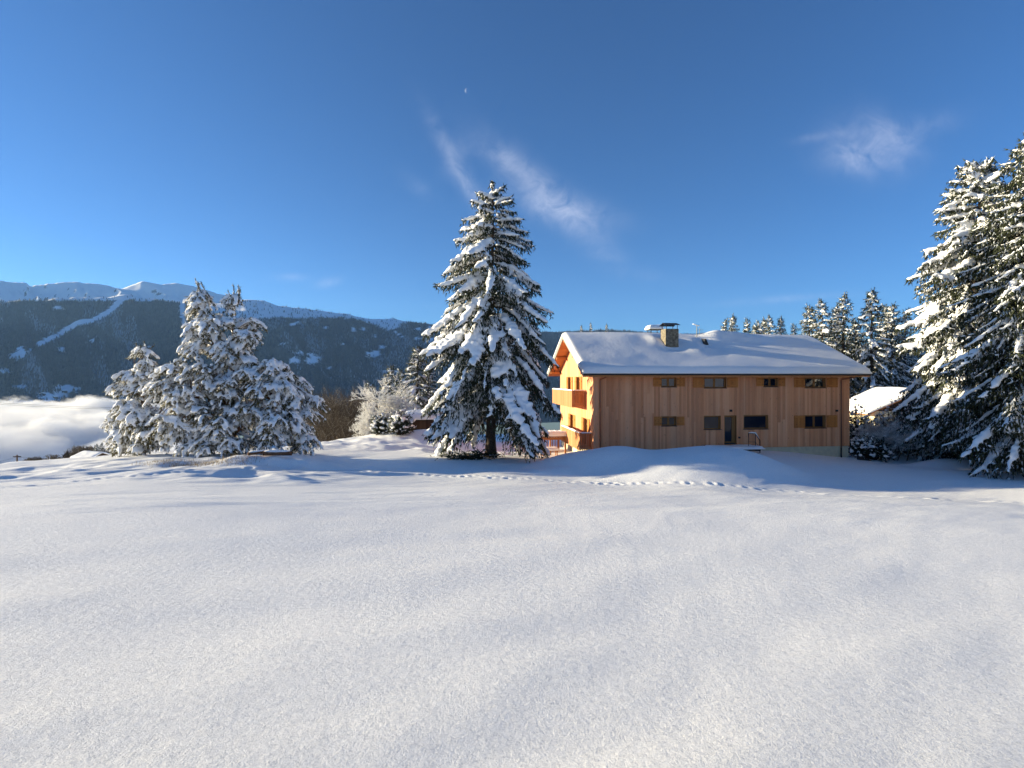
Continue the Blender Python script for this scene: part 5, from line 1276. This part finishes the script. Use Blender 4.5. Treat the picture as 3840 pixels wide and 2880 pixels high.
# chalets across the valley
rg = np.random.default_rng(15)
CH = [(160, 1478, 'w'), (205, 1492, 'w'), (238, 1470, 'w'), (335, 1495, 'w'), (352, 1505, 'w'), (395, 1500, 'w'), (420, 1508, 'w'), (452, 1498, 'w'), (180, 1508, 'w'), (1384, 1330, 'w')]
for i, (u, v, _) in enumerate(CH):
    ts = np.linspace(0, .6, 200); x_, y_, z_ = slope_surface(np.full(200, float(u)), ts); vv = V0 - F * z_ / y_; kx = int(np.argmin(np.abs(vv - v)))
    c = thing('distant_chalet', 'tiny dark chalet across the valley' + (' ' + ['at far left', 'below the first clearing', 'at the top of the meadow', 'left of the meadow cluster', 'in the middle of the meadow cluster', 'at the back of the meadow cluster', 'at the front of the meadow cluster', 'beside the small pine', 'low near the fog', 'on the mountainside at centre'][i]), 'chalet', (x_[kx], y_[kx], z_[kx] - 2), rg.random() * 3, 'chalets across the valley')
    w, l, h = rg.uniform(6, 9), rg.uniform(8, 13), rg.uniform(6, 9)
    MB().box(-l, l, -w, w, -3, h).build('wall', M_shed, c)
    MB().hexa([(-l - 2, -w - 3, h - 1), (l + 2, -w - 3, h - 1), (-l - 2, 0, h + 4), (l + 2, 0, h + 4), (-l - 2, -w - 3, h + .4), (l + 2, -w - 3, h + .4), (-l - 2, 0, h + 5.4), (l + 2, 0, h + 5.4)]).hexa([(-l - 2, .01, h + 4), (l + 2, .01, h + 4), (-l - 2, w + 3, h - 1), (l + 2, w + 3, h - 1), (-l - 2, .01, h + 5.4), (l + 2, .01, h + 5.4), (-l - 2, w + 3, h + .4), (l + 2, w + 3, h + .4)]).build('roof', M_treesnow, c)

# ------------------------------------------------------------------ moon, valley fog, haze
md_ = 30000.0; mp_ = at(1752, 340, md_); mr_ = 8.8 / F * md_ * 1.02
th = np.linspace(0, np.pi, 25); ph = np.linspace(0, 2 * np.pi, 48, endpoint=False); A, B_ = np.meshgrid(th, ph, indexing='ij')
V = np.stack([np.sin(A) * np.cos(B_), np.sin(A) * np.sin(B_), np.cos(A)], -1).reshape(-1, 3) * mr_
i, j = np.meshgrid(np.arange(24), np.arange(48), indexing='ij'); Q = np.stack([i * 48 + j, (i + 1) * 48 + j, (i + 1) * 48 + (j + 1) % 48, i * 48 + (j + 1) % 48], -1).reshape(-1, 4)
mm = bpy.data.materials.new('moon_rock'); mm.use_nodes = True; t = mm.node_tree; t.nodes.clear()
df = N(t, 'ShaderNodeBsdfDiffuse'); n_ = noise_node(t, .006, 5, .6); r = ramp(t, n_.outputs[0], [(.3, (.09, .09, .09)), (.7, (.12, .12, .12))]); t.links.new(r.outputs[0], df.inputs[0])
tp = N(t, 'ShaderNodeBsdfTransparent'); ad = N(t, 'ShaderNodeAddShader'); ou = N(t, 'ShaderNodeOutputMaterial'); t.links.new(df.outputs[0], ad.inputs[0]); t.links.new(tp.outputs[0], ad.inputs[1]); bk = N(t, 'ShaderNodeNewGeometry'); mb_ = N(t, 'ShaderNodeMixShader'); t.links.new(bk.outputs['Backfacing'], mb_.inputs[0]); t.links.new(ad.outputs[0], mb_.inputs[1]); t.links.new(tp.outputs[0], mb_.inputs[2]); t.links.new(mb_.outputs[0], ou.inputs[0])
o = ob('moon', mesh_np('moon', V, None, Q), mm, loc=tuple(mp_)); tag(o, 'pale crescent moon high in the blue sky', 'moon')
# the sea of fog lying in the valley: a real volume, thinning out towards its billowing top
fm_ = bpy.data.materials.new('valley_fog'); fm_.use_nodes = True; t = fm_.node_tree; t.nodes.clear()
pv = N(t, 'ShaderNodeVolumePrincipled'); pv.inputs['Color'].default_value = (.995, .995, .995, 1); pv.inputs['Anisotropy'].default_value = .0
tc = N(t, 'ShaderNodeTexCoord'); sp = N(t, 'ShaderNodeSeparateXYZ'); t.links.new(tc.outputs['Object'], sp.inputs[0])
mp = N(t, 'ShaderNodeMapping'); mp.inputs['Scale'].default_value = (1, 1, 2.2); t.links.new(tc.outputs['Object'], mp.inputs[0])
n1 = noise_node(t, .0055, 6, .62, mp.outputs[0], dist=.4)
rim = M(t, 'MULTIPLY', M(t, 'ADD', M(t, 'MULTIPLY', sp.outputs[1], .62), sp.outputs[0]), -1 / 260.0)      # thins out to the right
rim = M(t, 'MINIMUM', M(t, 'MAXIMUM', rim, -.6), 1.0)
top = M(t, 'ADD', M(t, 'ADD', M(t, 'MULTIPLY', M(t, 'SUBTRACT', n1.outputs[0], .5), 190), -100), M(t, 'MULTIPLY', rim, 26))
dn = M(t, 'MULTIPLY', M(t, 'SUBTRACT', top, sp.outputs[2]), 1 / 22.0)
dn = M(t, 'MINIMUM', M(t, 'MAXIMUM', dn, 0), 1)
t.links.new(M(t, 'MULTIPLY', dn, .03), pv.inputs['Density'])
ou = N(t, 'ShaderNodeOutputMaterial'); t.links.new(pv.outputs[0], ou.inputs['Volume'])
o = MB().hexa([(-2300, 560, -235), (-380, 560, -235), (-2300, 1750, -235), (-1080, 1750, -235), (-2300, 560, 0), (-380, 560, 0), (-2300, 1750, 0), (-1080, 1750, 0)]).build('valley_fog', fm_, kind='stuff', label='sea of bright fog filling the valley at left', category='fog')
HAZE = True
if HAZE:
    hm = bpy.data.materials.new('haze_air'); hm.use_nodes = True; t = hm.node_tree; t.nodes.clear()
    pv = N(t, 'ShaderNodeVolumePrincipled'); pv.inputs['Color'].default_value = (.31, .57, 1.0, 1); pv.inputs['Density'].default_value = .000024; pv.inputs['Anisotropy'].default_value = .2
    ou = N(t, 'ShaderNodeOutputMaterial'); t.links.new(pv.outputs[0], ou.inputs['Volume'])
    o = MB().box(-9800, 9500, -3200, 9200, -420, 1340).build('haze', hm); o['kind'] = 'stuff'; o['label'] = 'thin bluish mountain haze over the valley'
